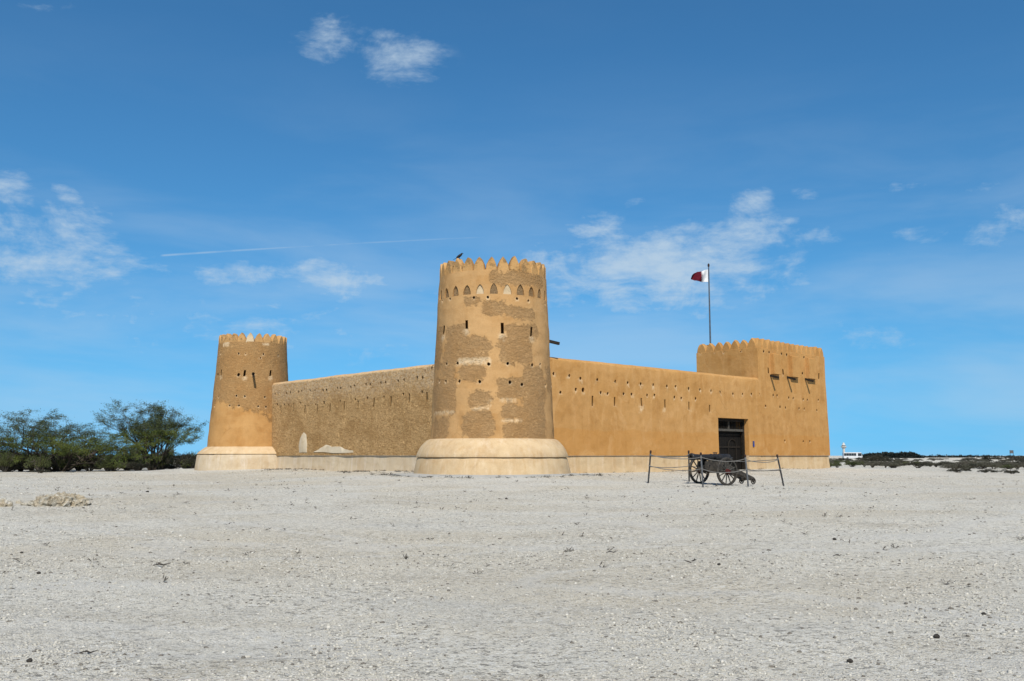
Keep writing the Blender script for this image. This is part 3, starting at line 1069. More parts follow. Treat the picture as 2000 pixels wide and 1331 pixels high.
def rough_wall():
    root = empty('fort_wall', CORNER)
    tag(root, 'long scraped mud-plaster wall between the two round towers', 'wall')
    # local x runs along -BX so that local y points inward (+AX)
    Lw = 21.0
    rot = Matrix(((BX.x, AX.x, 0, 0), (BX.y, AX.y, 0, 0), (0, 0, 1, 0), (0, 0, 0, 1)))
    mw = Matrix.Translation(CORNER) @ rot
    bm = wall_solid(None, Lw, SEAM, WT - .14, .8, 3, amp=.03)
    bmesh.ops.transform(bm, matrix=mw, verts=bm.verts)
    w = obj('wall_face', bm, M['wall_rough'], None, smooth=35)
    cb = bmesh.new()
    f = lambda pts: [(520 + p[0] / 5.545, 690 + p[1] / 5.545) + tuple(p[2:]) for p in pts]
    up = [(98, 443), (127, 441), (218, 437), (261, 428), (347, 418), (383, 412), (477, 410), (527, 408), (613, 404), (648, 398), (770, 381), (805, 381), (914, 366), (958, 356), (1078, 338), (1121, 338), (1240, 322), (1292, 317), (1428, 300), (1490, 290), (1633, 265), (1691, 266), (1790, 160)]
    md = [(121, 556), (196, 560), (240, 562), (366, 539), (532, 556), (800, 520), (965, 506), (1097, 488), (1273, 473), (1482, 444), (1685, 418)]
    sl = [(157, 610), (290, 582), (416, 604), (551, 598), (688, 590), (843, 567), (996, 563), (1164, 533), (1350, 520), (1548, 490), (1737, 475)]
    pts = plane_cuts(cb, f([(x, y, .066) for x, y in up + md] + [(623, 535, .085)]), CORNER, NB)
    pts += plane_cuts(cb, f([(x, y, .11, .44) for x, y in sl]), CORNER, NB)
    cut(w, cb)
    inv = Matrix.Identity(4)
    c = coords(w.data)
    t = (c[:, 0] - CORNER.x) * BX.x + (c[:, 1] - CORNER.y) * BX.y
    # the mesh is coarse: attributes are for broad shapes only
    sd = np.full(len(c), -1.0)
    sd = np.clip((c[:, 2] - (WT - .20)) * 2.5, -1, .6)
    set_attr(w.data, 'sdf', sd)
    pale = np.maximum(pale_from(c, pts, inv) * .25, .50 * sstep(2.4, 4.4, c[:, 2] + .4 * vnoise(t * .6, c[:, 2], 2)))
    set_attr(w.data, 'pale', pale)
    w.parent = root
    w.matrix_parent_inverse = Matrix.Translation(-CORNER)
    # pale plaster repairs, thin raised layers with an irregular edge
    def repair(pxs, seed):
        b = bmesh.new()
        P = [on_plane(x, y, CORNER + NB * .0, NB) for x, y in pxs]
        q = []
        for i in range(len(P)):
            a, d = P[i], P[(i + 1) % len(P)]
            for k in range(4):
                s = a.lerp(d, k / 4)
                s = s + (BX * mnoise.noise(s * 3 + Vector((seed, 0, 0))) + Vector((0, 0, 1)) * mnoise.noise(s * 3 + Vector((0, seed, 0)))) * .05
                s.z = max(s.z, SEAM + .012)
                q.append(s)
        cen = sum(q, Vector()) / len(q)
        a = [b.verts.new(s - NB * .06) for s in q]
        m_ = [b.verts.new(s + NB * .012) for s in q]
        e = [b.verts.new(cen.lerp(s, .95) + NB * .022) for s in q]
        n = len(q)
        for k in range(n):
            b.faces.new((a[k], a[(k + 1) % n], m_[(k + 1) % n], m_[k]))
            b.faces.new((m_[k], m_[(k + 1) % n], e[(k + 1) % n], e[k]))
        b.faces.new(e)
        o = obj('plaster_repair', b, M['pale_grey'], root, smooth=40)
        o.matrix_parent_inverse = Matrix.Translation(-CORNER)
        o['label'] = 'pale grey plaster repair'
        bmesh_tri(o)
    repair([(585, 885), (584, 872), (587, 856), (593, 845), (599, 850), (600, 868), (599, 885)], 1)
    repair([(612, 884), (625, 876), (637, 869), (648, 873), (662, 872), (676, 878), (690, 881), (691, 885)], 2)
    # plinth set back below the wall so that the wall throws a thin shadow line
    bm = bmesh.new()
    n = 60
    sec = [(.05, SEAM - .003), (.045, .3), (.03, 0), (.0, -.14), (-.02, -.5), (.7, -.5), (.7, SEAM - .003)]
    rings = []
    for i in range(n + 1):
        x = Lw * i / n
        rings.append([bm.verts.new(mw @ Vector((x, y + (.015 * mnoise.noise(Vector((x * .8, z * 2, 7))) if k < 5 else 0), z))) for k, (y, z) in enumerate(sec)])
    for a, b in zip(rings[:-1], rings[1:]):
        for k in range(len(sec)):
            bm.faces.new((a[k], a[(k + 1) % len(sec)], b[(k + 1) % len(sec)], b[k]))
    bm.faces.new(rings[0][::-1])
    bm.faces.new(rings[-1])
    o = obj('plinth', bm, M['plinth_grey'], root, smooth=35)
    o.matrix_parent_inverse = Matrix.Translation(-CORNER)


def bmesh_tri(o):
    bm = bmesh.new()
    bm.from_mesh(o.data)
    bmesh.ops.triangulate(bm, faces=[f for f in bm.faces if len(f.verts) > 4])
    bm.to_mesh(o.data)
    bm.free()


M['pale_grey'] = plaster('pale_grey_plaster', (.57, .47, .33), (.51, .40, .26), OCHRE, OCHRE_D, streaks=.2)
rough_wall()

SQ = CORNER + AX * 19.1                                   # near corner of the square tower
DOOR_L = on_plane(1403.3, 850, CORNER, NA)
DOOR_R = on_plane(1462.3, 850, CORNER, NA)
DOOR_T = on_plane(1432, 817.5, CORNER, NA).z
DS0 = (DOOR_L - CORNER).dot(AX)
DS1 = (DOOR_R - CORNER).dot(AX)
DG = -.16


def gate_wall():
    root = empty('fort_wall', CORNER)
    tag(root, 'smooth orange plaster wall with the dark gateway behind the cannon', 'wall')
    rot = Matrix(((AX.x, BX.x, 0, 0), (AX.y, BX.y, 0, 0), (0, 0, 1, 0), (0, 0, 0, 1)))
    mw = Matrix.Translation(CORNER) @ rot
    Lw = 19.13
    MPI = Matrix.Translation(-CORNER)
    bm = wall_solid(None, Lw, SEAM, WT, .8, 12)
    bmesh.ops.transform(bm, matrix=mw, verts=bm.verts)
    w = obj('wall_face', bm, M['wall_gate'], None, smooth=35)
    cb = bmesh.new()
    f = lambda pts: [(1070 + p[0] / 4.878, 680 + p[1] / 4.878) + tuple(p[2:]) for p in pts]
    up = [(55, 243), (205, 263), (310, 290), (472, 302), (643, 319), (762, 330), (886, 343), (1004, 350), (1134, 364), (1217, 368), (1342, 388), (1450, 397), (1556, 407), (1643, 420), (1766, 437), (1854, 440), (1940, 440),
          (120, 423), (267, 395), (503, 426), (570, 436), (722, 437), (798, 440), (947, 450), (1016, 450), (1208, 470), (1273, 478), (1408, 484)]
    sl = [(425, 505, .11, .46), (636, 510, .11, .40), (892, 515, .10, .38), (1118, 530, .10, .40), (1346, 550, .10, .40), (1542, 575, .11, .36)]
    pts = plane_cuts(cb, f([(x, y, .068) for x, y in up] + [(336, 402, .095)]), CORNER, NA)
    pts += plane_cuts(cb, f(sl), CORNER, NA)

    def loc(s, t, z):
        return CORNER + AX * s + BX * t + Vector((0, 0, z))

    def lbox(b, s0, s1, t0, t1, z0, z1):
        vs = [b.verts.new(loc(s, t, z)) for z in (z0, z1) for (s, t) in ((s0, t0), (s1, t0), (s1, t1), (s0, t1))]
        for fc in ((3, 2, 1, 0), (4, 5, 6, 7), (0, 1, 5, 4), (1, 2, 6, 5), (2, 3, 7, 6), (3, 0, 4, 7)):
            b.faces.new([vs[i] for i in fc])
    lbox(cb, DS0, DS1, -.4, 1.2, -1, DOOR_T)
    cut(w, cb)
    c = coords(w.data)
    set_attr(w.data, 'pale', pale_from(c, pts, Matrix.Identity(4)))
    w.parent = root
    w.matrix_parent_inverse = MPI
    # plinth either side of the gateway
    for (s0, s1) in ((0, DS0 + .004), (DS1 - .004, 19.1)):
        bm = bmesh.new()
        n = max(2, int((s1 - s0) / .35))
        sec = [(.05, SEAM - .003), (.045, .3), (.03, 0), (.0, -.16), (-.02, -.5), (.75, -.5), (.75, SEAM - .003)]
        rings = []
        for i in range(n + 1):
            x = s0 + (s1 - s0) * i / n
            rings.append([bm.verts.new(loc(x, y + (.015 * mnoise.noise(Vector((x * .8, z * 2, 3))) if k < 5 else 0), z)) for k, (y, z) in enumerate(sec)])
        for a, b in zip(rings[:-1], rings[1:]):
            for k in range(len(sec)):
                bm.faces.new((a[k], a[(k + 1) % len(sec)], b[(k + 1) % len(sec)], b[k]))
        bm.faces.new(rings[0][::-1])
        bm.faces.new(rings[-1])
        o = obj('plinth', bm, M['plinth'], root, smooth=35)
        o.matrix_parent_inverse = MPI
    # gate: frame, transom grille, two added plank leaves
    gate = link('gate', bpy.data.meshes.new('gate'), None, root)
    b = bmesh.new()
    T0 = .26
    lbox(b, DS0 + .002, DS0 + .13, T0, T0 + .14, -.3, DOOR_T - .004)
    lbox(b, DS1 - .13, DS1 - .002, T0, T0 + .14, -.3, DOOR_T - .004)
    lbox(b, DS0 + .13, DS1 - .13, T0, T0 + .14, DOOR_T - .16, DOOR_T - .004)
    bmesh.ops.recalc_face_normals(b, faces=b.faces)
    b.to_mesh(gate.data)
    b.free()
    gate.data.materials.append(M['wood'])
    gate.matrix_parent_inverse = MPI

    def gpart(name, fn, mat):
        b = bmesh.new()
        fn(b)
        o = obj(name, b, mat, gate)
        return o
    zc = DOOR_T - .62
    gpart('cross_beam', lambda b: lbox(b, DS0 + .13, DS1 - .13, T0 - .02, T0 + .12, zc - .06, zc + .06), M['doorbeam'])
    gpart('transom_mullion', lambda b: lbox(b, (DS0 + DS1) / 2 - .06, (DS0 + DS1) / 2 + .0, T0 + .01, T0 + .09, zc + .06, DOOR_T - .16), M['doorbeam'])
    nb = 18
    for i in range(nb):
        s = DS0 + .17 + (DS1 - DS0 - .34) * i / (nb - 1)
        if abs(s - (DS0 + DS1) / 2 + .03) < .06:
            continue
        gpart('grille_bar', lambda b: lbox(b, s - .016, s + .016, T0 + .04, T0 + .07, zc + .06, DOOR_T - .16), M['wood'])
    # closed leaves added so the opening reads dark; set-back planks with open joints
    np_ = 12
    wl = (DS1 - DS0 - .10) / np_
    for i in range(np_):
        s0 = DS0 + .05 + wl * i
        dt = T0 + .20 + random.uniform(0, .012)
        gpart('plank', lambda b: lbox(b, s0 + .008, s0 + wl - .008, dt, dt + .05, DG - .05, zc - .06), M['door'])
    for z in (.35, 1.1, 1.75):
        gpart('batten', lambda b: lbox(b, DS0 + .2, DS1 - .2, T0 + .165, T0 + .20, z - .05, z + .05), M['wood'])
    # small arched wicket frame on the right leaf

    def wicket(b):
        sc = DS1 - .95
        pl = []
        for i in range(13):
            a = math.pi - math.pi * i / 12
            pl.append(loc(sc + .36 * math.cos(a), T0 + .17, 1.15 + .36 * math.sin(a)))
        pl = [loc(sc - .36, T0 + .17, DG)] + pl + [loc(sc + .36, T0 + .17, DG)]
        tube(b, pl, .028, 6)
    gpart('wicket_arch', wicket, M['wood'])
    # back of the gate passage (dark, roofed)
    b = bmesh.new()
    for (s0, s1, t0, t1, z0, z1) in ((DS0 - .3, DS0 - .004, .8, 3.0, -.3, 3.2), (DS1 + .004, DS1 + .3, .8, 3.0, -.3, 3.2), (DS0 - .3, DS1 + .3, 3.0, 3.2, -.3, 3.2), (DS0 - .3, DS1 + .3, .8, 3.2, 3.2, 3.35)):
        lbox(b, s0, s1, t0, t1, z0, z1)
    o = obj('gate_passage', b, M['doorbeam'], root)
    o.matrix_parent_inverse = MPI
    # threshold
    b = bmesh.new()
    lbox(b, DS0 + .004, DS1 - .004, -.08, .6, -.4, DG + .03)
    o = obj('threshold', b, M['concrete'], root)
    o.matrix_parent_inverse = MPI


gate_wall()


def square_tower():
    root = empty('square_tower', SQ)
    tag(root, 'square orange mud-plaster tower with pointed battlements beside the gateway', 'tower')
    A, B = 7.55, 4.15
    ZT = 6.64
    MPI = Matrix.Translation(-SQ)
    INS = .10     # batter

    def loc(s, t, z):
        k = (z - SEAM) / (ZT - SEAM) * INS
        # batter only on the outward faces
        return SQ + AX * (s - k * (s / A) + k * .2 * (1 - s / A)) + BX * (t + k * .5 * (1 - t / B) - .015 * (1 - t / B)) + Vector((0, 0, z))
    # solid with parapet: outer shell grid
    bm = bmesh.new()
    nz, na, nb = 22, 26, 14
    loop = [(A * i / na, 0) for i in range(na)] + [(A, B * i / nb) for i in range(nb)] + [(A - A * i / na, B) for i in range(na)] + [(0, B - B * i / nb) for i in range(nb)]

    def wob(p):
        return p + (NA * mnoise.noise(p * .7) + NB * mnoise.noise(p * .7 + Vector((5, 0, 0)))) * .018
    rings = [[bm.verts.new(wob(loc(s, t, z))) for s, t in loop] for z in np.linspace(SEAM, ZT, nz)]
    th = .36
    inner = [(min(max(s, th), A - th), min(max(t, th), B - th)) for s, t in loop]
    rings.append([bm.verts.new(loc(s * (1 - 2 * .04 / A) + .04, t * (1 - 2 * .04 / B) + .04, ZT + .02)) for s, t in loop])

    def ringscale(off, z):
        return [bm.verts.new(loc(off + s * (1 - 2 * off / A), off + t * (1 - 2 * off / B), z)) for s, t in loop]
    rings.append(ringscale(th - .04, ZT + .02))
    rings.append(ringscale(th, ZT - .05))
    rings.append(ringscale(th, ZT - 1.0))
    n = len(loop)
    for a, b in zip(rings[:-1], rings[1:]):
        for k in range(n):
            bm.faces.new((a[k], a[(k + 1) % n], b[(k + 1) % n], b[k]))
    bm.faces.new(rings[0][::-1])
    bm.faces.new(rings[-1])
    w = obj('tower_body', bm, M['square'], None, smooth=35)
    cb = bmesh.new()
    f = lambda pts: [(1330 + p[0] / 4.59, 640 + p[1] / 4.59) + tuple(p[2:]) for p in pts]
    pts = plane_cuts(cb, f([(168, 227, .08), (301, 215, .08), (380, 216, .08), (534, 205, .08)]), SQ, NB, .3)
    rh = [(745, 212), (795, 220), (906, 233), (951, 244), (1107, 266), (703, 598), (829, 606), (864, 609), (968, 629), (1008, 634), (1098, 643), (1135, 649), (1232, 650),
          (760, 705), (890, 712), (939, 719), (1060, 726), (1107, 729), (1220, 744), (683, 997), (930, 1015), (1097, 1021), (1155, 1021), (1092, 410)]
    pts += plane_cuts(cb, f([(x, y, .068) for x, y in rh]), SQ, NA, .31)
    pts += plane_cuts(cb, f([(787, 385, .11, .32), (920, 398, .12, .30), (1240, 435, .12, .36)]), SQ, NA)
    cut(w, cb)
    c = coords(w.data)
    set_attr(w.data, 'pale', pale_from(c, pts, Matrix.Identity(4)) * .8)
    w.parent = root
    w.matrix_parent_inverse = MPI
    # plinth
    bm = bmesh.new()
    loop2 = [(0, 0), (A, 0), (A, B), (0, B)]
    for (off, z) in ((.045, SEAM - .003), (.03, .2), (0, -.16), (-.03, -.5)):
        pass
    rr = []
    for (off, z) in ((.05, SEAM - .004), (.04, .25), (.0, -.16), (-.03, -.6)):
        rr.append([bm.verts.new(SQ + AX * (.004 + s + (-off if s > 0 else 0)) + BX * (t + (off if t == 0 else -off)) + Vector((0, 0, z))) for s, t in loop2])
    for a, b in zip(rr[:-1], rr[1:]):
        for k in range(4):
            bm.faces.new((a[k], b[k], b[(k + 1) % 4], a[(k + 1) % 4]))
    bm.faces.new(rr[0])
    bm.faces.new(rr[-1][::-1])
    o = obj('plinth', bm, M['plinth'], root, smooth=35)
    o.matrix_parent_inverse = MPI
    # merlons
    ang_a = math.atan2(NA.y, NA.x)
    ang_b = math.atan2(NB.y, NB.x)

    def put(s, t, ang, me):
        o = link('merlon', me, M['square_top'], root)
        p = loc(s, t, ZT) - SQ
        o.location = p
        o.rotation_euler = (R(random.uniform(-1.5, 1.5)), R(random.uniform(-2.5, 2.5)), ang - math.pi / 2)
        o.scale = (random.uniform(.96, 1.04), 1, random.uniform(.93, 1.06))
    ma = [merlon_mesh(.52, .58, .34, .05, 40 + k) for k in range(3)]
    mb = [merlon_mesh(.60, .56, .34, .05, 50 + k) for k in range(3)]
    NAm, NBm = 14, 7
    for i in range(NAm):
        s = (i + .5) * A / NAm
        put(s, .19, ang_a, ma[i % 3])
        put(s, B - .19, ang_a + math.pi, ma[(i + 1) % 3])
    for i in range(NBm):
        t = .1 + (i + .5) * (B - .2) / NBm
        put(.19, t, ang_b, mb[i % 3])
        put(A - .19, t, ang_b + math.pi, mb[(i + 1) % 3])
    # three box machicolations and their water spouts
    for (x0, y0, x1, y1) in ((835, 243, 895, 418), (1000, 263, 1063, 444), (1150, 282, 1217, 459)):
        PR = .2
        q = f([(x0, y0), (x1, y0), (x1, y1), (x0, y1)])
        P = [on_plane(x, y, SQ + NA * PR, NA) for x, y in q]
        s0 = ((P[0] - SQ).dot(AX) + (P[3] - SQ).dot(AX)) / 2
        s1 = ((P[1] - SQ).dot(AX) + (P[2] - SQ).dot(AX)) / 2
        zt, zb = (P[0].z + P[1].z) / 2, (P[2].z + P[3].z) / 2
        b = bmesh.new()
        vs = []
        for z_, k_ in ((zb, 0), (zt, 0)):
            for s_, t_ in ((s0, .2), (s0, -PR), (s1, -PR), (s1, .2)):
                up = .14 if (z_ == zt and t_ > 0) else 0
                vs.append(b.verts.new(SQ + AX * s_ + BX * t_ + Vector((0, 0, z_ + up))))
        v = vs
        bot = b.faces.new((v[3], v[2], v[1], v[0]))
        b.faces.new((v[4], v[5], v[6], v[7]))
        for k_ in range(4):
            b.faces.new((v[k_], v[(k_ + 1) % 4], v[4 + (k_ + 1) % 4], v[4 + k_]))
        bmesh.ops.bevel(b, geom=[e for e in b.edges if e not in bot.edges], offset=.02, segments=2, affect='EDGES')
        b.faces.ensure_lookup_table()
        bmesh.ops.recalc_face_normals(b, faces=b.faces)
        bot = min(b.faces, key=lambda f_: f_.normal.z + f_.calc_center_median().z * .001)
        bmesh.ops.inset_individual(b, faces=[bot], thickness=.06)
        for v_ in bot.verts:
            v_.co.z += .6
        o = obj('machicolation', b, M['square'], root, smooth=50)
        o.matrix_parent_inverse = MPI
    for (x, y) in f([(806, 432), (957, 447), (1119, 464)]):
        p = on_plane(x, y, SQ, NA)
        d = (NA + Vector((0, 0, -.30))).normalized()
        wood_spout(root, p - SQ - d * .2, d, .70)


M['square_top'] = plaster('square_merlon_plaster', (.44, .235, .08), (.385, .19, .056), OCHRE, OCHRE_D, streaks=.5)
square_tower()


# concrete apron round the near tower
def apron():
    root = empty('concrete_apron', (T1.x, T1.y, 0))
    tag(root, 'grey concrete apron round the foot of the near round tower', 'apron', kind='structure')
    edges = [172, 200, 222, 243, 258, 275, 296, 318, 340, 368]
    for a0, a1 in zip(edges[:-1], edges[1:]):
        bm = bmesh.new()
        n = max(4, int((a1 - a0) / 3))
        top, bot, inn = [], [], []
        for i in range(n + 1):
            a = R(a0 + .18 + (a1 - a0 - .36) * i / n)
            ro = 4.15 + .16 * mnoise.noise(Vector((math.cos(a) * 3, math.sin(a) * 3, 2))) + .05 * mnoise.noise(Vector((math.cos(a) * 14, math.sin(a) * 14, 6)))
            ca, sa = math.cos(a), math.sin(a)
            g = gzf(T1.x + ca * ro, T1.y + sa * ro)
            zo = g + .045
            top.append(bm.verts.new((ca * ro, sa * ro, zo)))
            bot.append(bm.verts.new((ca * (ro + .02), sa * (ro + .02), g - .25)))
            inn.append(bm.verts.new((ca * 2.9, sa * 2.9, -.055)))
        for i in range(n):
            bm.faces.new((inn[i], top[i], top[i + 1], inn[i + 1]))
            bm.faces.new((top[i], bot[i], bot[i + 1], top[i + 1]))
        for i in (0, n):
            g = bm.verts.new((inn[i].co.x, inn[i].co.y, -.35))
            bm.faces.new((inn[i], top[i], bot[i], g))
        obj('slab', bm, M['concrete'], root)


apron()


# ------------------------------------------------------------------ flag on its pole
def flag():
    base = SQ + AX * .75 + BX * 3.3
    base.z = 5.7
    q = top_at(1384, 521, base)
    zt = q.z
    xb = top_at(1387, 664, base)
    root = empty('flagpole', base)
    tag(root, 'tall steel flagpole rising behind the square tower battlements', 'flagpole')
    bm = bmesh.new()
    tip = Vector((q.x, base.y, zt)) - base
    bot = Vector((xb.x - base.x, 0, 0))
    tube(bm, [bot, bot.lerp(tip, .5), tip], [.055, .045, .035], 10)
    obj('pole', bm, M['pole'], root, smooth=40)
    bm = bmesh.new()
    lathe(bm, [(0, -.02), (.06, 0), (.065, .07), (.055, .14), (.03, .18), (0, .19)], 12)
    o = obj('finial', bm, M['cap'], root, smooth=40)
    o.location = tip
    # flag cloth, hoist at the pole, blowing left
    top = top_at(1384, 527, base)
    low = top_at(1384.6, 551.5, base)
    hoist = top.z - low.z
    ln = 1.12
    fo = empty('flag', Vector((top.x - .05, base.y, low.z)))
    tag(fo, 'maroon flag with a white serrated hoist band flying from the pole', 'flag')
    NU, NV = 40, 18

    def P(u, v):
        # u along the fly 0..1, v up 0..1
        x = -ln * u * .93
        y = -.34 * u + .20 * math.sin(u * 7.0 + v * 3.2) * min(1, u * 2.2) + .05 * math.sin(u * 13 + v * 3) * u
        top_ = float(np.interp(u, [0, .3, .62, .85, 1], [1, .84, .82, .62, .42]))
        bot_ = float(np.interp(u, [0, .3, .85, 1], [0, .0, .0, .16]))
        return Vector((x, y, hoist * (bot_ + v * (top_ - bot_)) + .015 * math.sin(u * 9)))

    def edge(v):
        # nine white points
        k = (v * 9) % 1.0
        return .33 + .13 * (1 - abs(2 * k - 1))
    for nm, side, mat in (('white_band', 0, M['white']), ('maroon_field', 1, M['maroon'])):
        bm = bmesh.new()
        vv = [i / 36 for i in range(37)]
        gridv = []
        for v in vv:
            e = edge(v)
            row = []
            for i in range(NU // 2 + 1):
                t_ = i / (NU // 2)
                u = e * t_ if side == 0 else e + (1 - e) * t_
                row.append(bm.verts.new(P(u, v)))
            gridv.append(row)
        for a, b in zip(gridv[:-1], gridv[1:]):
            for i in range(NU // 2):
                bm.faces.new((a[i], a[i + 1], b[i + 1], b[i]))
        o = obj(nm, bm, mat, fo, smooth=60)
        sm = o.modifiers.new('s', 'SOLIDIFY')
        sm.thickness = .006


flag()


# ------------------------------------------------------------------ blue plate by the gate
def plate():
    p = on_plane(1471.2, 867.5, CORNER, NA) + NA * .03
    root = empty('wall_plate', p)
    tag(root, 'small blue plate fixed to the wall right of the gateway', 'sign')
    rot = Matrix((AX, Vector((0, 0, 1)), NA)).transposed()
    bm = bmesh.new()
    box(bm, (0, 0, 0), (.13, .30, .03), rot)
    bmesh.ops.bevel(bm, geom=bm.edges[:], offset=.008, segments=2, affect='EDGES')
    obj('plate', bm, M['blue'], root)
    bm = bmesh.new()
    box(bm, NA * .0165 + Vector((0, 0, .05)), (.08, .07, .004), rot)
    obj('panel', bm, M['postlight'], root)


plate()


# ------------------------------------------------------------------ cannon on its field carriage
def wheel(parent, loc, rad, wid, nspoke, hub_r, mat_rim, mat_spoke, mat_hub, spoke_r, rim_t):
    """axle along local Y"""
    bm = bmesh.new()
    seg = 40
    sec = [(rad - rim_t, -wid / 2), (rad - .012, -wid / 2), (rad, -wid / 2 + .012), (rad, wid / 2 - .012), (rad - .012, wid / 2), (rad - rim_t, wid / 2)]
    rings = []
    for k in range(seg):
        a = 2 * math.pi * k / seg
        rings.append([bm.verts.new((r * math.cos(a), y, r * math.sin(a))) for r, y in sec])
    for k in range(seg):
        a, b = rings[k], rings[(k + 1) % seg]
        for j in range(len(sec)):
            bm.faces.new((a[j], a[(j + 1) % len(sec)], b[(j + 1) % len(sec)], b[j]))
    w = obj('wheel', bm, mat_rim, parent, smooth=35)
    w.location = loc
    for k in range(nspoke):
        a = 2 * math.pi * (k + .3) / nspoke
        bm = bmesh.new()
        d = Vector((math.cos(a), 0, math.sin(a)))
        tube(bm, [d * hub_r * .7, d * (hub_r + (rad - hub_r) * .35), d * (rad - rim_t * .6)], [spoke_r * 1.1, spoke_r * 1.2, spoke_r * .85], 6)
        obj('spoke', bm, mat_spoke, w, smooth=60)
    bm = bmesh.new()
    hw = wid * 1.15
    lathe(bm, [(0, -hw), (hub_r * .62, -hw), (hub_r * .7, -hw * .8), (hub_r, -hw * .35), (hub_r, hw * .35), (hub_r * .75, hw * .8), (hub_r * .66, hw * 1.35), (hub_r * .4, hw * 1.4), (hub_r * .36, hw * 1.2), (0, hw * 1.2)], 18)
    bmesh.ops.rotate(bm, cent=(0, 0, 0), matrix=Matrix.Rotation(-math.pi / 2, 3, 'X'), verts=bm.verts)
    obj('hub', bm, mat_hub, w, smooth=40)
    return w


def cannon():
    g1 = on_ground(1357, 945.5)
    Z = 32.3
    cx = 386.5 / FPX * Z * 1.005
    ctr = Vector((cx, Z, gzf(cx, Z)))
    fwd = Vector((-.845, -.535, 0)).normalized()
    rz = math.atan2(fwd.y, fwd.x)
    root = empty('cannon', ctr, rz)
    tag(root, 'old black cannon on a spoked wooden carriage inside the rope barrier', 'cannon')
    root.scale = (.94, .94, .94)
    RW = .515
    TR = .72
    for sy in (-1, 1):
        w = wheel(root, (0, sy * TR, RW + .0), RW, .085, 12, .105, M['carriage'], M['spoke'], M['hub'], .021, .075)
        if sy < 0:
            w.rotation_euler = (0, 0, math.pi)
        # stand the wheel on the local ground
        pw = ctr + Matrix.Rotation(rz, 3, 'Z') @ Vector((0, sy * TR, 0))
        w.location.z = RW + (gzf(pw.x, pw.y) - ctr.z) / .94 - .012
    bm = bmesh.new()
    tube(bm, [(0, -TR - .03, RW), (0, TR + .03, RW)], .035, 10)
    box(bm, (0, 0, RW), (.17, TR * 1.62, .15))
    obj('axle', bm, M['carriage'], root)
    # barrel: tapered gun with rings, cascabel and muzzle swell, lying over the axle
    bm = bmesh.new()
    prof = [(0, -.235), (.03, -.23), (.048, -.20), (.042, -.165), (.028, -.135), (.05, -.10), (.115, -.06), (.150, -.02), (.158, 0), (.158, .05), (.146, .06), (.142, .42), (.152, .43), (.152, .47), (.135, .48), (.126, .86), (.136, .87), (.136, .90), (.12, .91), (.100, 1.55), (.108, 1.56), (.108, 1.60), (.102, 1.62), (.112, 1.74), (.135, 1.83), (.138, 1.87), (.122, 1.90), (.055, 1.90), (.052, 1.5), (0, 1.5)]
    lathe(bm, prof, 24)
    bmesh.ops.rotate(bm, cent=(0, 0, 0), matrix=Matrix.Rotation(math.pi / 2, 3, 'Y'), verts=bm.verts)
    brl = obj('barrel', bm, M['iron'], root, smooth=30)
    brl.location = (-.80, 0, .985)
    brl.rotation_euler = (0, R(-1.5), 0)
    bm = bmesh.new()
    tube(bm, [(.82, -.27, 0), (.82, .27, 0)], .052, 12)
    obj('trunnion', bm, M['iron'], brl)
    bm = bmesh.new()
    for s in (-1, 1):
        tube(bm, [(.62, s * .02, .13), (.62, s * .05, .19), (.72, s * .05, .19), (.72, s * .02, .13)], .014, 6)
    obj('lifting_handle', bm, M['iron'], brl)
    # cheeks: stepped side boards that run down into the trail
    for s in (-1, 1):
        bm = bmesh.new()
        out = [(.52, .50), (.58, .62), (.55, .86), (.18, .93), (.10, .86), (-.02, .86), (-.10, .93), (-.42, .90), (-.58, .76), (-.95, .60), (-1.85, .27), (-1.93, .20), (-1.92, .13), (-1.82, .11), (-1.0, .42), (-.4, .46), (.2, .46)]
        prism(bm, out, -.035, .035, lambda u, v, w_: Vector((u, s * (.20 + .04 * max(0, min(1, (-u) / 2))) + w_, v)))
        o = obj('cheek', bm, M['carriage'], root)
        bmesh_tri(o)
    for c_, sz in (((-.30, 0, .60), (.42, .34, .16)), ((.38, 0, .62), (.16, .34, .20)), ((-1.0, 0, .53), (.16, .34, .14)), ((-1.55, 0, .32), (.14, .40, .10))):
        bm = bmesh.new()
        box(bm, c_, sz)
        obj('transom', bm, M['carriage'], root)
    bm = bmesh.new()
    box(bm, (-1.86, 0, .19), (.10, .50, .09))
    obj('trail_block', bm, M['carriage'], root)
    bm = bmesh.new()
    box(bm, (-.56, 0, .78), (.30, .26, .07))
    obj('quoin', bm, M['carriage'], root)
    for s in (-1, 1):
        w = wheel(root, (-1.80, s * .30, .125), .125, .045, 8, .03, M['carriage'], M['carriage'], M['carriage'], .011, .026)
        if s < 0:
            w.rotation_euler = (0, 0, math.pi)
        w.location.z = .12
    # iron fittings
    for s in (-1, 1):
        for (u, v) in ((.40, .72), (-.3, .72), (-.75, .60), (-1.3, .42)):
            bm = bmesh.new()
            tube(bm, [(u, s * .235, v), (u, s * .275, v)], .022, 8)
            obj('bolt', bm, M['iron'], root)
        bm = bmesh.new()
        tube(bm, [(.25, s * .245, .88), (.05, s * .25, .945), (-.15, s * .245, .88)], .018, 6)
        obj('trunnion_strap', bm, M['iron'], root)


cannon()


# ------------------------------------------------------------------ rope barrier
POSTS = {}


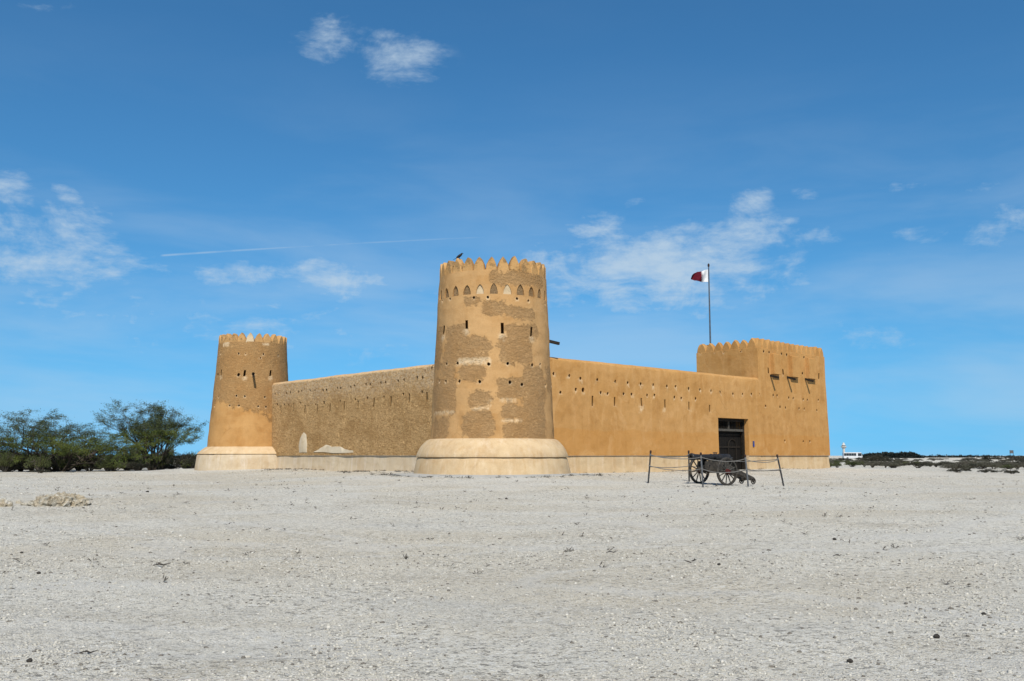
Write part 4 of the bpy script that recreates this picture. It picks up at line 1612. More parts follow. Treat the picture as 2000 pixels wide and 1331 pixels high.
def barrier():
    spec = [('a', 1266, 944, 1271, 880, 'dark upright barrier post left of the cannon', 'post'),
            ('b', 1373, 952.5, 1368.5, 884, 'worn grey barrier post in front of the cannon muzzle', 'postlight'),
            ('c', 1346, 941, 1345, 880, 'barrier post standing behind the cannon muzzle', 'post'),
            ('d', 1461.5, 950.5, 1455, 888, 'grey barrier post in front of the cannon trail', 'postlight'),
            ('e', 1530.5, 949.5, 1517.5, 888, 'leaning barrier post farthest right of the cannon', 'post')]
    for key, bx_, by, tx, ty, lab, mt in spec:
        p = on_ground(bx_, by)
        q = top_at(tx, ty, p)
        v = q - p
        root = empty('barrier_post', p)
        tag(root, lab, 'post', 'posts of the rope barrier round the cannon')
        bm = bmesh.new()
        tube(bm, [v * -.06, v * .5 + Vector((.004, 0, 0)), v * .93], [.030, .029, .028], 10)
        obj('shaft', bm, M[mt], root, smooth=40)
        bm = bmesh.new()
        tube(bm, [v * .915, v * .925, v * .985, v], [.030, .036, .036, .022], 10)
        obj('cap', bm, M['cap'], root, smooth=40)
        bm = bmesh.new()
        for f in (.86, .53):
            c = v * f
            tube(bm, [c + v.normalized() * -.02, c + v.normalized() * .02], [.036, .036], 10)
        obj('rope_ring', bm, M['rope'], root)
        POSTS[key] = (p, v)
    spans = [('a', 'b', .86, .09, 'upper rope from the left post to the muzzle post'), ('a', 'b', .53, .10, 'lower rope from the left post to the muzzle post'),
             ('b', 'd', .86, .11, 'upper rope across the front of the cannon'), ('b', 'd', .53, .12, 'lower rope across the front of the cannon wheels'),
             ('d', 'e', .84, .10, 'upper rope from the trail post to the leaning post'), ('d', 'e', .53, .05, 'lower rope from the trail post to the leaning post'),
             ('a', 'c', .85, .08, 'upper rope from the left post to the post behind the cannon'), ('a', 'c', .50, .05, 'lower rope from the left post to the post behind the cannon'),
             ('c', 'e', .85, .16, 'upper rope behind the cannon to the leaning post'), ('c', 'e', .50, .09, 'lower rope behind the cannon to the leaning post')]
    for k0, k1, f, sag, lab in spans:
        p0 = POSTS[k0][0] + POSTS[k0][1] * f
        p1 = POSTS[k1][0] + POSTS[k1][1] * f
        pts = []
        n = 22
        sk = random.uniform(-.08, .08)
        for i in range(n + 1):
            t = i / n
            p = p0.lerp(p1, t)
            tt = t + sk * math.sin(math.pi * t)
            p.z -= sag * 4 * tt * (1 - tt) - .012 * mnoise.noise(Vector((t * 6, f * 9, sag * 50)))
            pts.append(p)
        root = empty('barrier_rope', p0)
        bm = bmesh.new()
        tube(bm, [p - p0 for p in pts], .0125, 6)
        obj('rope_line', bm, M['rope'], root, smooth=60)
        bm = bmesh.new()
        for e in (pts[0] - p0, pts[-1] - p0):
            bmesh.ops.create_icosphere(bm, subdivisions=1, radius=.026, matrix=Matrix.Translation(e))
        obj('knot', bm, M['rope'], root)
        tag(root, lab, 'rope', 'ropes of the barrier round the cannon')


barrier()


# ------------------------------------------------------------------ crow on the battlement
def bird():
    rfun = lambda z: 2.24
    p = cone_hit(892.5, 509, T1, rfun)
    # sit on the tip of the merlon there
    best = None
    for o in bpy.data.objects:
        if o.name.startswith('merlon') and o.parent and o.parent.location.y < 40 and o.parent.name.startswith('round'):
            w = o.parent.location + o.location
            v = w - CAM
            px = 1000 + FPX * v.x / v.dot(FW)
            if w.y < T1.y and (best is None or abs(px - 892) < best[0]):
                best = (abs(px - 892), o, w)
    _, o, w = best
    zt = w.z + .60 * o.scale.z * .95
    root = empty('crow', (w.x, w.y, zt), R(15))
    tag(root, 'small black crow perched on a merlon of the near tower', 'bird')
    # body along +X (beak), upright pose
    me = bpy.data.meshes.new('body')
    bm = bmesh.new()
    pts = [(-.13, .035), (-.09, .075), (-.03, .115), (.03, .16), (.07, .20), (.095, .235), (.115, .255)]
    tube(bm, [(x, 0, z) for x, z in pts], [.018, .040, .056, .055, .042, .034, .018], 10)
    obj('body', bm, M['bird'], root, smooth=60)
    bm = bmesh.new()
    tube(bm, [(.108, 0, .250), (.135, 0, .253), (.165, 0, .243)], [.015, .012, .002], 6)
    obj('beak', bm, M['bird'], root)
    bm = bmesh.new()
    vs = [bm.verts.new(v) for v in ((-.10, -.03, .06), (-.10, .03, .06), (-.26, .04, -.03), (-.26, -.04, -.03), (-.10, -.03, .04), (-.10, .03, .04), (-.26, .04, -.038), (-.26, -.04, -.038))]
    for fc in ((0, 1, 2, 3), (7, 6, 5, 4), (0, 4, 5, 1), (1, 5, 6, 2), (2, 6, 7, 3), (3, 7, 4, 0)):
        bm.faces.new([vs[i] for i in fc])
    obj('tail', bm, M['bird'], root)
    for s in (-1, 1):
        bm = bmesh.new()
        tube(bm, [(.05, s * .05, .175), (-.03, s * .06, .12), (-.13, s * .035, .04)], [.012, .034, .004], 6)
        obj('wing', bm, M['bird'], root, smooth=60)
        bm = bmesh.new()
        tube(bm, [(-.01, s * .022, .09), (0, s * .022, .04), (.0, s * .022, .0), (.03, s * .022, -.002)], .007, 5)
        obj('leg', bm, M['bird'], root)


bird()


# ------------------------------------------------------------------ trees
def leaf_quads(centres, dirs, ln, wd, rg):
    """thin leaf quads; returns verts, faces arrays"""
    n = len(centres)
    d = dirs / np.maximum(np.linalg.norm(dirs, axis=1, keepdims=True), 1e-6)
    r = rg.normal(size=(n, 3))
    s = np.cross(d, r)
    s /= np.maximum(np.linalg.norm(s, axis=1, keepdims=True), 1e-6)
    L_ = (ln * rg.uniform(.6, 1.4, n))[:, None]
    W_ = (wd * rg.uniform(.6, 1.4, n))[:, None]
    v = np.stack([centres - s * W_ * .3, centres + d * L_ * .45 - s * W_ * .5 * 0 - s * W_ * .5, centres + d * L_, centres + d * L_ * .45 + s * W_ * .5], 1).reshape(-1, 3)
    f = np.arange(n * 4).reshape(-1, 4)
    return v, f


def tree(name, label, base, height, spread, seed, lean=0.0, stems=4, nleaf=16, green=.2, layers=True, group=None, shape=None):
    rg = random.Random(seed)
    ng = np.random.default_rng(seed)
    root = empty(name, base)
    tag(root, label, 'tree', group)
    bm = bmesh.new()
    tips = []

    def grow(p, d, ln, r, depth):
        n = 5 if depth < 2 else 4
        pts = [p.copy()]
        rad = [r]
        cur = p.copy()
        dd = d.copy()
        for i in range(n):
            dd = (dd + Vector((rg.uniform(-.22, .22), rg.uniform(-.22, .22), rg.uniform(-.12, .14)))).normalized()
            # branches flatten towards the top: umbrella habit
            hfrac = cur.z / height
            if hfrac > .55:
                dd.z *= (1 - (hfrac - .55) * 1.2)
                dd.normalize()
            if cur.z < .3 and dd.z < .1:
                dd.z = .25
                dd.normalize()
            cur = cur + dd * ln / n
            pts.append(cur.copy())
            rad.append(r * (1 - .55 * (i + 1) / n))
        tube(bm, pts, rad, 6 if depth < 2 else (4 if depth < 3 else 3), cap=depth >= 3)
        if depth >= 4 or ln < .28:
            tips.append((pts, dd))
            return
        if depth >= 2:
            tips.append((pts[2:], dd))
        k = rg.randint(3, 4) if depth < 3 else rg.randint(2, 4)
        for j in range(k):
            t = rg.uniform(.45, 1.0) if j else 1.0
            i = min(int(t * n), n)
            sp = Vector((rg.gauss(0, 1), rg.gauss(0, .9), rg.gauss(.05, .45)))
            nd = (dd * .9 + sp * .62).normalized()
            grow(pts[i], nd, ln * rg.uniform(.55, .82), rad[i] * .72, depth + 1)
    for s in range(stems):
        a = 2 * math.pi * s / stems + rg.uniform(-.4, .4)
        sp = rg.uniform(.45, .95) * spread
        d = Vector((math.cos(a) * sp + lean, math.sin(a) * sp * .8, 1.0)).normalized()
        grow(Vector((math.cos(a) * .12, math.sin(a) * .12, -.1)), d, height * rg.uniform(.36, .5), .085 * height / 4.5, 0)
    zmax = max(max(p.z for p in t[0]) for t in tips)
    xs = [p.x for t in tips for p in t[0]]
    sc = height / zmax
    wx = shape[0] / (max(xs) - min(xs)) if shape else sc
    cxm = (max(xs) + min(xs)) / 2
    S = Matrix.Diagonal((wx, wx, sc, 1))
    bmesh.ops.transform(bm, matrix=S, verts=bm.verts)
    obj('trunk', bm, M['bark'], root, smooth=60)
    C, D, Cg, Dg = [], [], [], []
    for pts, dd in tips:
        dens = rg.uniform(.1, 1.5)
        for i in range(int(nleaf * dens)):
            k = rg.uniform(0, len(pts) - 1.001)
            i0 = int(k)
            p = pts[i0].lerp(pts[i0 + 1], k - i0)
            q = Vector((p.x * wx, p.y * wx, p.z * sc)) + Vector((rg.gauss(0, .10), rg.gauss(0, .10), rg.gauss(0, .055)))
            d_ = dd * .6 + Vector((rg.gauss(0, 1), rg.gauss(0, 1), rg.gauss(-.1, .4)))
            lowg = q.z / height < .55 and rg.random() < green * 2.0
            (Cg if lowg else C).append(q[:])
            (Dg if lowg else D).append(d_[:])
    for nm, cc, dd_, mt in (('crown', C, D, 'leaf'), ('lower_foliage', Cg, Dg, 'leaf_green')):
        if not cc:
            continue
        v, f = leaf_quads(np.array(cc), np.array(dd_), .095, .026, ng)
        mesh_np(nm, v, f, mat=M[mt], parent=root)
    return root


def acacias():
    p = on_ground(112, 916)
    p = Vector((-30.0, 60.5, gzf(-30, 60.5)))
    s1 = 60.5 / FPX
    tree('acacia_tree', 'wide low acacia with bare feathery branches at the left edge', Vector(((122 - 1000) * s1, 60.5, gzf((122 - 1000) * s1, 60.5))), 4.05, 1.5, 5, stems=10, nleaf=44, green=.32, shape=(12.4,), group='acacia trees left of the fort')
    s2 = 61.5 / FPX
    tree('acacia_tree', 'taller rounded acacia next to the small round tower', Vector(((303 - 1000) * s2, 61.5, gzf((303 - 1000) * s2, 61.5))), 4.8, 1.2, 21, stems=8, nleaf=44, green=.34, shape=(9.0,), group='acacia trees left of the fort')


acacias()


# ------------------------------------------------------------------ shrubs
def shrub_mesh(name, seed, n, flat, ln, wd, mat, tuft=True):
    """a low dome of many thin leaves and twigs, unit radius"""
    ng = np.random.default_rng(seed)
    k = 7
    cen = np.stack([ng.normal(0, .42, k), ng.normal(0, .42, k), ng.uniform(.15, .45, k)], 1)
    rad = ng.uniform(.28, .5, k)
    i = ng.integers(0, k, n)
    d = ng.normal(size=(n, 3))
    d[:, 2] = np.abs(d[:, 2]) * .8
    d /= np.linalg.norm(d, axis=1, keepdims=True)
    p = cen[i] + d * (rad[i] * ng.uniform(.35, 1.05, n) ** .6)[:, None]
    p[:, 2] = np.abs(p[:, 2]) * flat
    dd = d + ng.normal(0, .45, (n, 3)) + np.array([0, 0, .35])
    v, f = leaf_quads(p, dd, ln, wd, ng)
    v[:, 2] = np.maximum(v[:, 2], -.02)
    me = mesh_np(name, v, f, mat='mesh')
    me.materials.append(mat)
    return me


SHR = [shrub_mesh('shrub_foliage', 100 + i, 3200, .62 + .12 * (i % 3), .075, .024, M[['shrub', 'shrub_dark', 'shrub', 'shrub_dark', 'shrub_green', 'shrub'][i]]) for i in range(6)]


def stick_mesh(seed):
    rg = random.Random(seed)
    bm = bmesh.new()
    for _ in range(14):
        a = rg.uniform(0, 6.28)
        r = rg.uniform(.3, .85)
        tube(bm, [(0, 0, -.05), (math.cos(a) * r * .5, math.sin(a) * r * .5, rg.uniform(.15, .4)), (math.cos(a) * r, math.sin(a) * r, rg.uniform(.3, .75))], [.03, .022, .01], 4)
    me = bpy.data.meshes.new('stem')
    bm.to_mesh(me)
    bm.free()
    me.materials.append(M['twig'])
    return me


STM = [stick_mesh(s) for s in range(3)]


def shrub(x, y, r, h, var, label, group, stems=True, name='desert_shrub'):
    root = empty(name, (x, y, gzf(x, y) - .02), random.uniform(0, 6.28))
    tag(root, label, 'shrub', group)
    o = link('foliage', SHR[var], None, root)
    o.scale = (r, r * random.uniform(.8, 1.2), h)
    if stems:
        s = link('stem', STM[var % 3], None, root)
        s.scale = (r, r, h)
    return root


ORD = ['first', 'second', 'third', 'fourth', 'fifth', 'sixth', 'seventh', 'eighth', 'ninth', 'tenth', 'eleventh', 'twelfth', 'thirteenth', 'fourteenth', 'fifteenth', 'sixteenth', 'seventeenth', 'eighteenth', 'nineteenth']
TENS = ['', '', 'twenty', 'thirty', 'forty', 'fifty', 'sixty', 'seventy', 'eighty', 'ninety']
TENTH = ['', '', 'twentieth', 'thirtieth', 'fortieth', 'fiftieth', 'sixtieth', 'seventieth', 'eightieth', 'ninetieth']


def ordinal(n):
    if n > 99:
        return 'hundred-and-' + ordinal(n - 100) if n > 100 else 'hundredth'
    if n < 20:
        return ORD[n - 1]
    t, u = divmod(n, 10)
    return TENTH[t] if u == 0 else TENS[t] + '-' + ORD[u - 1]


LOOK = {0: 'grey-green', 1: 'dark', 2: 'olive-grey', 3: 'blackish', 4: 'dull green', 5: 'greyish'}


def plant_row(items, tail, group, stems=True):
    """items: (px, x, y, r, h, variant); labelled in order from left to right"""
    items.sort()
    for i, (px, x, y, r, h, v) in enumerate(items):
        size = 'small' if r * h < .75 else ('wide' if r > 1.5 else 'rounded')
        shrub(x, y, r, h, v, '%s %s shrub, %s from left %s' % (size, LOOK[v], ordinal(i + 1), tail), group, stems=stems)


def scrub():
    rg = random.Random(4)
    rows = {'near': [], 'mid': [], 'far': []}
    for i in range(250):
        px = rg.uniform(1612, 2060)
        if i < 88:
            k = 'near'
            py = rg.uniform(904, 914) + max(0, (px - 1700) / 300) * 5
            r, h, v = rg.uniform(.5, 1.25), rg.uniform(.55, 1.05), rg.choice((0, 2, 5, 0, 4, 1))
        elif i < 160:
            k = 'mid'
            py = rg.uniform(899.0, 904)
            if 1760 < px < 1900 and rg.random() < .5:
                continue
            r, h, v = rg.uniform(.8, 1.9), rg.uniform(.8, 1.7), rg.choice((1, 3, 0, 1))
        else:
            k = 'far'
            py = rg.uniform(895.0, 899.5)
            if 1730 < px < 1880 and rg.random() < .6:
                continue
            r, h, v = rg.uniform(1.2, 3.0), rg.uniform(.8, 1.7), rg.choice((1, 3))
        p = on_ground(px, py)
        if p.length > 420:
            continue
        if (p - CORNER).dot(AX) < 28.0 and (p - CORNER).dot(BX) > -2 and (p - CORNER).dot(AX) > 0:
            continue
        rows[k].append((px, p.x, p.y, r, h, v))
    plant_row(rows['near'], 'in the front scrub row', 'shrubs at the front of the scrub belt')
    plant_row(rows['mid'], 'in the middle scrub row', 'shrubs in the middle of the scrub belt')
    plant_row(rows['far'], 'in the far scrub row', 'distant bushes on the plain', False)
    # bigger ones with a look of their own
    for px, py, r, h, v, lab in ((1712, 906, 1.9, 2.6, 1, 'largest dark bush right of the white bus'), (1686, 903, 2.0, 2.0, 3, 'dark bush in front of the white bus nose'),
                                 (1655, 903, 1.3, 1.6, 1, 'dark bush hiding the wheels of the white bus'),
                                 (1865, 919.5, 1.1, .85, 0, 'spreading grey shrub nearest the camera on the right'), (1888, 919.5, .95, .9, 1, 'dark low shrub beside the spreading grey shrub'),
                                 (1872, 924, .6, .5, 1, 'flat dark dead shrub lying in front of the scrub belt'), (1925, 924, .55, .5, 3, 'flat dead shrub with dark trailing stems'),
                                 (1977, 926, .5, .55, 3, 'small dark shrub alone on the gravel at the right edge'), (1915, 916, 1.5, 1.0, 0, 'broad grey-brown shrub in front of the lone small tree'),
                                 (1982, 899, 4.2, 2.9, 1, 'dark thicket at the right edge under the sign board'), (1950, 898, 4.2, 2.0, 3, 'long dark hedge-like bush left of the right-edge thicket'),
                                 (2025, 900, 4.6, 2.5, 3, 'dark thicket cut by the right edge of the photo')):
        p = on_ground(px, py)
        shrub(p.x, p.y, r, h, v, lab, None)
    # left: undergrowth below the acacias
    row = []
    for i in range(52):
        px = rg.uniform(-60, 398)
        y = rg.uniform(57, 70)
        x = (px - 1000) / FPX * y
        if 165 < px < 210 and y < 63:
            continue
        if math.hypot(x - T2.x, y - T2.y) < 4.6:
            continue
        row.append((px, x, y, rg.uniform(.7, 1.5), rg.uniform(.9, 2.6) * (1.0 if px < 330 else .75), rg.choice((4, 4, 1, 3, 1))))
    plant_row(row, 'under the acacias', 'undergrowth beneath the acacias')
    for px, py, r, h, v, lab in ((45, 917.5, .95, 1.0, 1, 'dark dense bush under the left acacia nearest the camera'), (262, 916, 1.3, 3.4, 4, 'tall olive bush under the taller acacia'),
                                 (150, 916, 1.5, 2.4, 4, 'broad olive bush between the two acacias'), (325, 914, 1.0, 3.2, 4, 'upright green bush against the taller acacia trunk'), (78, 924.5, .5, .4, 1, 'small dry shrub on the gravel before the acacias'),
                                 (20, 915, 1.6, 2.8, 4, 'spreading olive bush at the left edge')):
        p = on_ground(px, py)
        shrub(p.x, p.y, r, h, v, lab, None)
    row = []
    for i in range(26):
        px = rg.uniform(-80, 400)
        p = on_ground(px, rg.uniform(897, 902))
        row.append((px, p.x, p.y, rg.uniform(1.5, 3.5), rg.uniform(1.0, 2.0), rg.choice((1, 3))))
    plant_row(row, 'far behind the acacias', 'distant bushes behind the acacias', False)


scrub()


def far_things():
    # far plantation seen as one dark mass on the horizon
    ng = np.random.default_rng(3)
    V, F, off = [], [], 0

    def clump(x, y, r, h, n):
        nonlocal off
        d = ng.normal(size=(n, 3))
        d[:, 2] = np.abs(d[:, 2])
        d /= np.linalg.norm(d, axis=1, keepdims=True)
        p = d * ng.uniform(.5, 1, (n, 1)) ** .5 * np.array([r, r, h])
        p[:, 2] = np.maximum(p[:, 2], 0)
        v, f = leaf_quads(p + np.array([x, y, gzf(x, y) - .3]), d + ng.normal(0, .6, (n, 3)), r * .55, r * .4, ng)
        V.append(v)
        F.append(f + off)
        off += len(v)
    Y = 560.0
    for px in np.arange(1676, 1792, 1.6):
        ht = np.interp(px, [1676, 1690, 1720, 1740, 1770, 1783, 1792], [2.2, 3.0, 3.6, 3.6, 4.1, 3.4, 1.2]) * ng.uniform(.8, 1.1)
        for dy in (0, 14):
            clump((px - 1000) / FPX * (Y + dy), Y + dy, ng.uniform(1.0, 1.9), ht, 70)
    for px in np.arange(1792, 1905, 2.6):
        clump((px - 1000) / FPX * 700, 700, ng.uniform(1.2, 2.2), ng.uniform(1.2, 2.4), 40)
    for px in np.arange(-60, 400, 3.0):
        clump((px - 1000) / FPX * 650, 650, ng.uniform(1.4, 2.6), ng.uniform(1.0, 2.4), 36)
    for px in np.arange(1905, 2200, 4.0):
        clump((px - 1000) / FPX * 800, 800, ng.uniform(1.4, 2.6), ng.uniform(.8, 2.0), 30)
    o = mesh_np('far_wood', np.vstack(V), np.vstack(F), mat=M['farwood'])
    tag(o, 'dark far-off belt of trees along the horizon', 'wood', kind='stuff')

    # lone two-lobed tree
    p = on_ground(1918, 896.5)
    p = Vector(((1918 - 1000) / FPX * 240, 240, gzf((1918 - 1000) / FPX * 240, 240)))
    root = empty('lone_tree', p)
    tag(root, 'small lone two-lobed tree on the right horizon', 'tree')
    V, F, off = [], [], 0
    for cx, r in ((-.42, .62), (.38, .6), (0, .45)):
        n = 420
        d = ng.normal(size=(n, 3))
        d /= np.linalg.norm(d, axis=1, keepdims=True)
        q = d * (ng.uniform(.3, 1, (n, 1)) ** .5) * r + np.array([cx, 0, 1.05 + r * .2])
        v, f = leaf_quads(q, d + ng.normal(0, .5, (n, 3)), .18, .09, ng)
        V.append(v)
        F.append(f + off)
        off += len(v)
    mesh_np('crown', np.vstack(V), np.vstack(F), mat=M['shrub_dark'], parent=root)
    bm = bmesh.new()
    tube(bm, [(0, 0, -.1), (.02, 0, .5), (-.3, 0, 1.0)], [.07, .05, .03], 6)
    tube(bm, [(.02, 0, .45), (.3, 0, 1.0)], [.05, .03], 6)
    obj('trunk', bm, M['bark'], root)

    # sign board on posts above the right thicket
    D = 150.0
    x = (1968.5 - 1000) / FPX * D
    g = gzf(x, D)
    zt = top_at(1968, 879.8, Vector((x, D, 0))).z - g
    root = empty('sign_board', (x, D, g))
    tag(root, 'small board on two posts above the right thicket', 'sign')
    for s in (-1, 1):
        bm = bmesh.new()
        tube(bm, [(s * .26, 0, -.1), (s * .26, 0, zt)], .035, 6)
        obj('post', bm, M['post'], root)
    bm = bmesh.new()
    box(bm, (0, 0, zt - .26), (.62, .04, .5))
    obj('panel', bm, M['postlight'], root)

    # white watch tower
    D = 640.0
    x = (1643.5 - 1000) / FPX * D
    g = gzf(x, D)
    zt = top_at(1643, 865, Vector((x, D, 0))).z - g
    k = D / FPX
    root = empty('watch_tower', (x, D, g))
    tag(root, 'distant white tower with a bulbous round head on the horizon', 'tower')
    bm = bmesh.new()
    lathe(bm, [(0, -.5), (2.5 * k, -.5), (2.2 * k, zt * .55), (2.6 * k, zt * .62), (0, zt * .62)], 20)
    obj('shaft', bm, M['towerwhite'], root, smooth=40)
    bm = bmesh.new()
    lathe(bm, [(0, zt * .62), (2.6 * k, zt * .62), (5.2 * k, zt * .71), (5.2 * k, zt * .76), (0, zt * .74)], 20)
    obj('gallery', bm, M['towerwhite'], root, smooth=30)
    bm = bmesh.new()
    lathe(bm, [(0, zt * .762), (3.3 * k, zt * .762), (3.8 * k, zt * .83), (3.2 * k, zt * .86), (2.2 * k, zt * .88), (2.0 * k, zt * .95), (1.2 * k, zt), (0, zt)], 20)
    obj('cab', bm, M['towerwhite'], root, smooth=30)
    bm = bmesh.new()
    lathe(bm, [(0, zt * .767), (3.5 * k, zt * .767), (3.85 * k, zt * .815), (0, zt * .815)], 20)
    obj('window_band', bm, M['glass'], root)

    # white bus
    D = 400.0
    k = D / FPX
    x0, x1 = (1642 - 1000) * k, (1677 - 1000) * k
    g = gzf((x0 + x1) / 2, D)
    zt = top_at(1660, 884, Vector((0, D, 0))).z - g
    ln = x1 - x0
    root = empty('parked_bus', ((x0 + x1) / 2, D, g))
    tag(root, 'white coach with dark windows parked far right of the fort', 'bus')
    root.rotation_euler = (0, 0, R(-6))
    W = 2.4
    bm = bmesh.new()
    h0 = .42
    out = [(-ln / 2, h0), (ln / 2 - .1, h0), (ln / 2, h0 + .3), (ln / 2 - .02, 1.4), (ln / 2 - .35, zt - .15), (ln / 2 - .7, zt), (-ln / 2 + .15, zt), (-ln / 2, zt - .2)]
    prism(bm, out, -W / 2, W / 2, lambda u, v, w: Vector((u, w, v)))
    bmesh.ops.bevel(bm, geom=bm.edges[:], offset=.06, segments=2, affect='EDGES')
    body = obj('body', bm, M['buswhite'], root, smooth=40)
    z0, z1 = zt * .50, zt * .88
    for sy in (-1, 1):
        nw = 5
        for i in range(nw):
            a = -ln / 2 + .15 + i * (ln * .66) / nw
            b_ = a + ln * .66 / nw - .05
            bm = bmesh.new()
            box(bm, ((a + b_) / 2, sy * (W / 2 + .004), (z0 + z1) / 2), (b_ - a, .03, z1 - z0))
            obj('window', bm, M['glass'], root)
        bm = bmesh.new()
        box(bm, (ln * .36, sy * (W / 2 + .004), (z0 + z1) / 2 - .05), (ln * .2, .03, (z1 - z0) * 1.1))
        obj('window', bm, M['glass'], root)
        bm = bmesh.new()
        box(bm, (ln / 2 - .35, sy * (W / 2 - .35), h0 + .3), (.72, .3, .2))
        obj('headlight', bm, M['postlight'], root)
        for u in (-ln * .3, ln * .3):
            bm = bmesh.new()
            tube(bm, [(u, sy * (W / 2 - .25), .46), (u, sy * (W / 2 + .02), .46)], .46, 18)
            o = obj('wheel', bm, M['tyre'], root, smooth=40)
            bm = bmesh.new()
            tube(bm, [(u, sy * (W / 2), .46), (u, sy * (W / 2 + .04), .46)], .24, 12)
            obj('rim', bm, M['postlight'], o)
    bm = bmesh.new()
    vs = [bm.verts.new(v) for v in ((ln / 2 + .0, -W / 2 + .15, 1.42), (ln / 2 + .0, W / 2 - .15, 1.42), (ln / 2 - .33, W / 2 - .2, zt - .22), (ln / 2 - .33, -W / 2 + .2, zt - .22))]
    bm.faces.new(vs)
    bmesh.ops.solidify(bm, geom=bm.faces[:], thickness=.04)
    obj('windscreen', bm, M['glass'], root)


far_things()


# ------------------------------------------------------------------ rocks, pebbles, litter
def rock(name, label, c, sx, sy, sz, seed, lumps, group=None, mat='rock', sub=6):
    bm = bmesh.new()
    bmesh.ops.create_icosphere(bm, subdivisions=sub, radius=1.0)
    for v in bm.verts:
        p = v.co.copy()
        q = Vector((p.x * sx, p.y * sy, p.z * sz))
        top = 0
        for (lx, amp, wd) in lumps:
            top += amp * math.exp(-((p.x - lx) / wd) ** 2)
        q.z *= (1 + top)
        n = mnoise.noise(q * 2.4 + Vector((seed, 0, 0))) * .14 + (.25 - abs(mnoise.noise(q * 5 + Vector((0, seed, 0))))) * .16 + (.2 - abs(mnoise.noise(q * 11 + Vector((0, 0, seed))))) * .12 + mnoise.noise(q * 26) * .02
        q += p.normalized() * n * min(1, (sx + sz) * (1 if sx > .2 else 2.2))
        if q.z < -.12:
            q.z = -.12
        v.co = q
    me = bpy.data.meshes.new(name)
    bm.to_mesh(me)
    bm.free()
    me.polygons.foreach_set('use_smooth', [True] * len(me.polygons))
    me.set_sharp_from_angle(angle=R(40))
    o = link(name, me, M[mat])
    o.location = c
    tag(o, label, 'rock', group)
    return o


def rocks():
    p = on_ground(97, 989)
    rock('limestone_rock', 'long weathered tan limestone outcrop on the gravel at left', p + Vector((0, .28, .04)), .80, .30, .145, 3, [(.85, 1.2, .45), (-.1, .35, .3), (-.75, .0, .2), (.35, .5, .25)])
    p = on_ground(2, 990)
    rock('limestone_rock', 'smaller limestone block cut by the left edge of the photo', p + Vector((-.06, .15, .03)), .24, .18, .13, 8, [(.2, .5, .5)])
    p = on_ground(36, 984)
    rock('limestone_rock', 'fist-sized pale stone between the two limestone blocks', p + Vector((0, .05, .01)), .10, .08, .06, 12, [(.2, .3, .5)], sub=3)


rocks()


def pebble_field():
    ng = np.random.default_rng(5)
    bmt = bmesh.new()
    bmesh.ops.create_icosphere(bmt, subdivisions=1, radius=1.0)
    tv = np.array([v.co[:] for v in bmt.verts])
    tf = np.array([[v.index for v in f.verts] for f in bmt.faces])
    bmt.free()
    PX, PY, S = [], [], []

    def scatter(r0, r1, dens, s0, s1, half=34):
        area = math.radians(half * 2) / 2 * (r1 * r1 - r0 * r0)
        n = int(area * dens)
        r = np.sqrt(ng.uniform(r0 * r0, r1 * r1, n))
        a = np.radians(ng.uniform(-half, half, n))
        x, y = r * np.sin(a), r * np.cos(a)
        # clusters: stones gather in drifts
        keep = ng.uniform(0, 1, n) < np.clip(.55 + .7 * vnoise(x * .8, y * .8, 21) + .35 * vnoise(x * .2, y * .2, 22), .06, 1)
        x, y = x[keep], y[keep]
        s = s0 + (s1 - s0) * ng.power(.22, len(x)) ** 1.0
        s = s0 * (s1 / s0) ** (ng.uniform(0, 1, len(x)) ** 3.2)
        PX.append(x)
        PY.append(y)
        S.append(s)
    scatter(5.4, 9, 1700, .0035, .019)
    scatter(9, 15, 520, .0045, .023)
    scatter(15, 27, 95, .007, .028)
    scatter(27, 52, 22, .010, .040)
    x, y, s = np.concatenate(PX), np.concatenate(PY), np.concatenate(S)
    # not inside the fort
    s_ = (x - CORNER.x) * AX.x + (y - CORNER.y) * AX.y
    t_ = (x - CORNER.x) * BX.x + (y - CORNER.y) * BX.y
    ok = ~((s_ > -.2) & (t_ > -.2)) & (np.hypot(x - T1.x, y - T1.y) > 4.25)
    x, y, s = x[ok], y[ok], s[ok]
    n = len(x)
    r = np.hypot(x, y)
    near = 1 - sstep(20, 60, r)
    z = gz(x, y) + near * (.010 * vnoise(x * 4, y * 4, 8) + .003 * vnoise(x * 11, y * 11, 9)) + s * .12
    sc = np.stack([ng.uniform(.8, 1.5, n), ng.uniform(.7, 1.2, n), ng.uniform(.38, .8, n)], 1) * s[:, None]
    a = ng.uniform(0, 2 * np.pi, n)
    tl = ng.normal(0, .25, n)
    defm = 1 + ng.uniform(-.32, .32, (n, len(tv), 1))
    v = tv[None] * defm * sc[:, None, :]
    # tilt about x then spin about z
    ct, st = np.cos(tl)[:, None], np.sin(tl)[:, None]
    vy = v[..., 1] * ct - v[..., 2] * st
    vz = v[..., 1] * st + v[..., 2] * ct
    ca, sa = np.cos(a)[:, None], np.sin(a)[:, None]
    vx = v[..., 0] * ca - vy * sa
    vy2 = v[..., 0] * sa + vy * ca
    V = np.stack([vx + x[:, None], vy2 + y[:, None], vz + z[:, None]], -1).reshape(-1, 3)
    F = (tf[None] + (np.arange(n) * len(tv))[:, None, None]).reshape(-1, 3)
    o = mesh_np('gravel_stones', V, tris=F, mat=M['pebble'])
    tag(o, 'loose pale gravel stones strewn over the plain', 'gravel', kind='stuff')
    print('pebbles', n, len(F))


pebble_field()


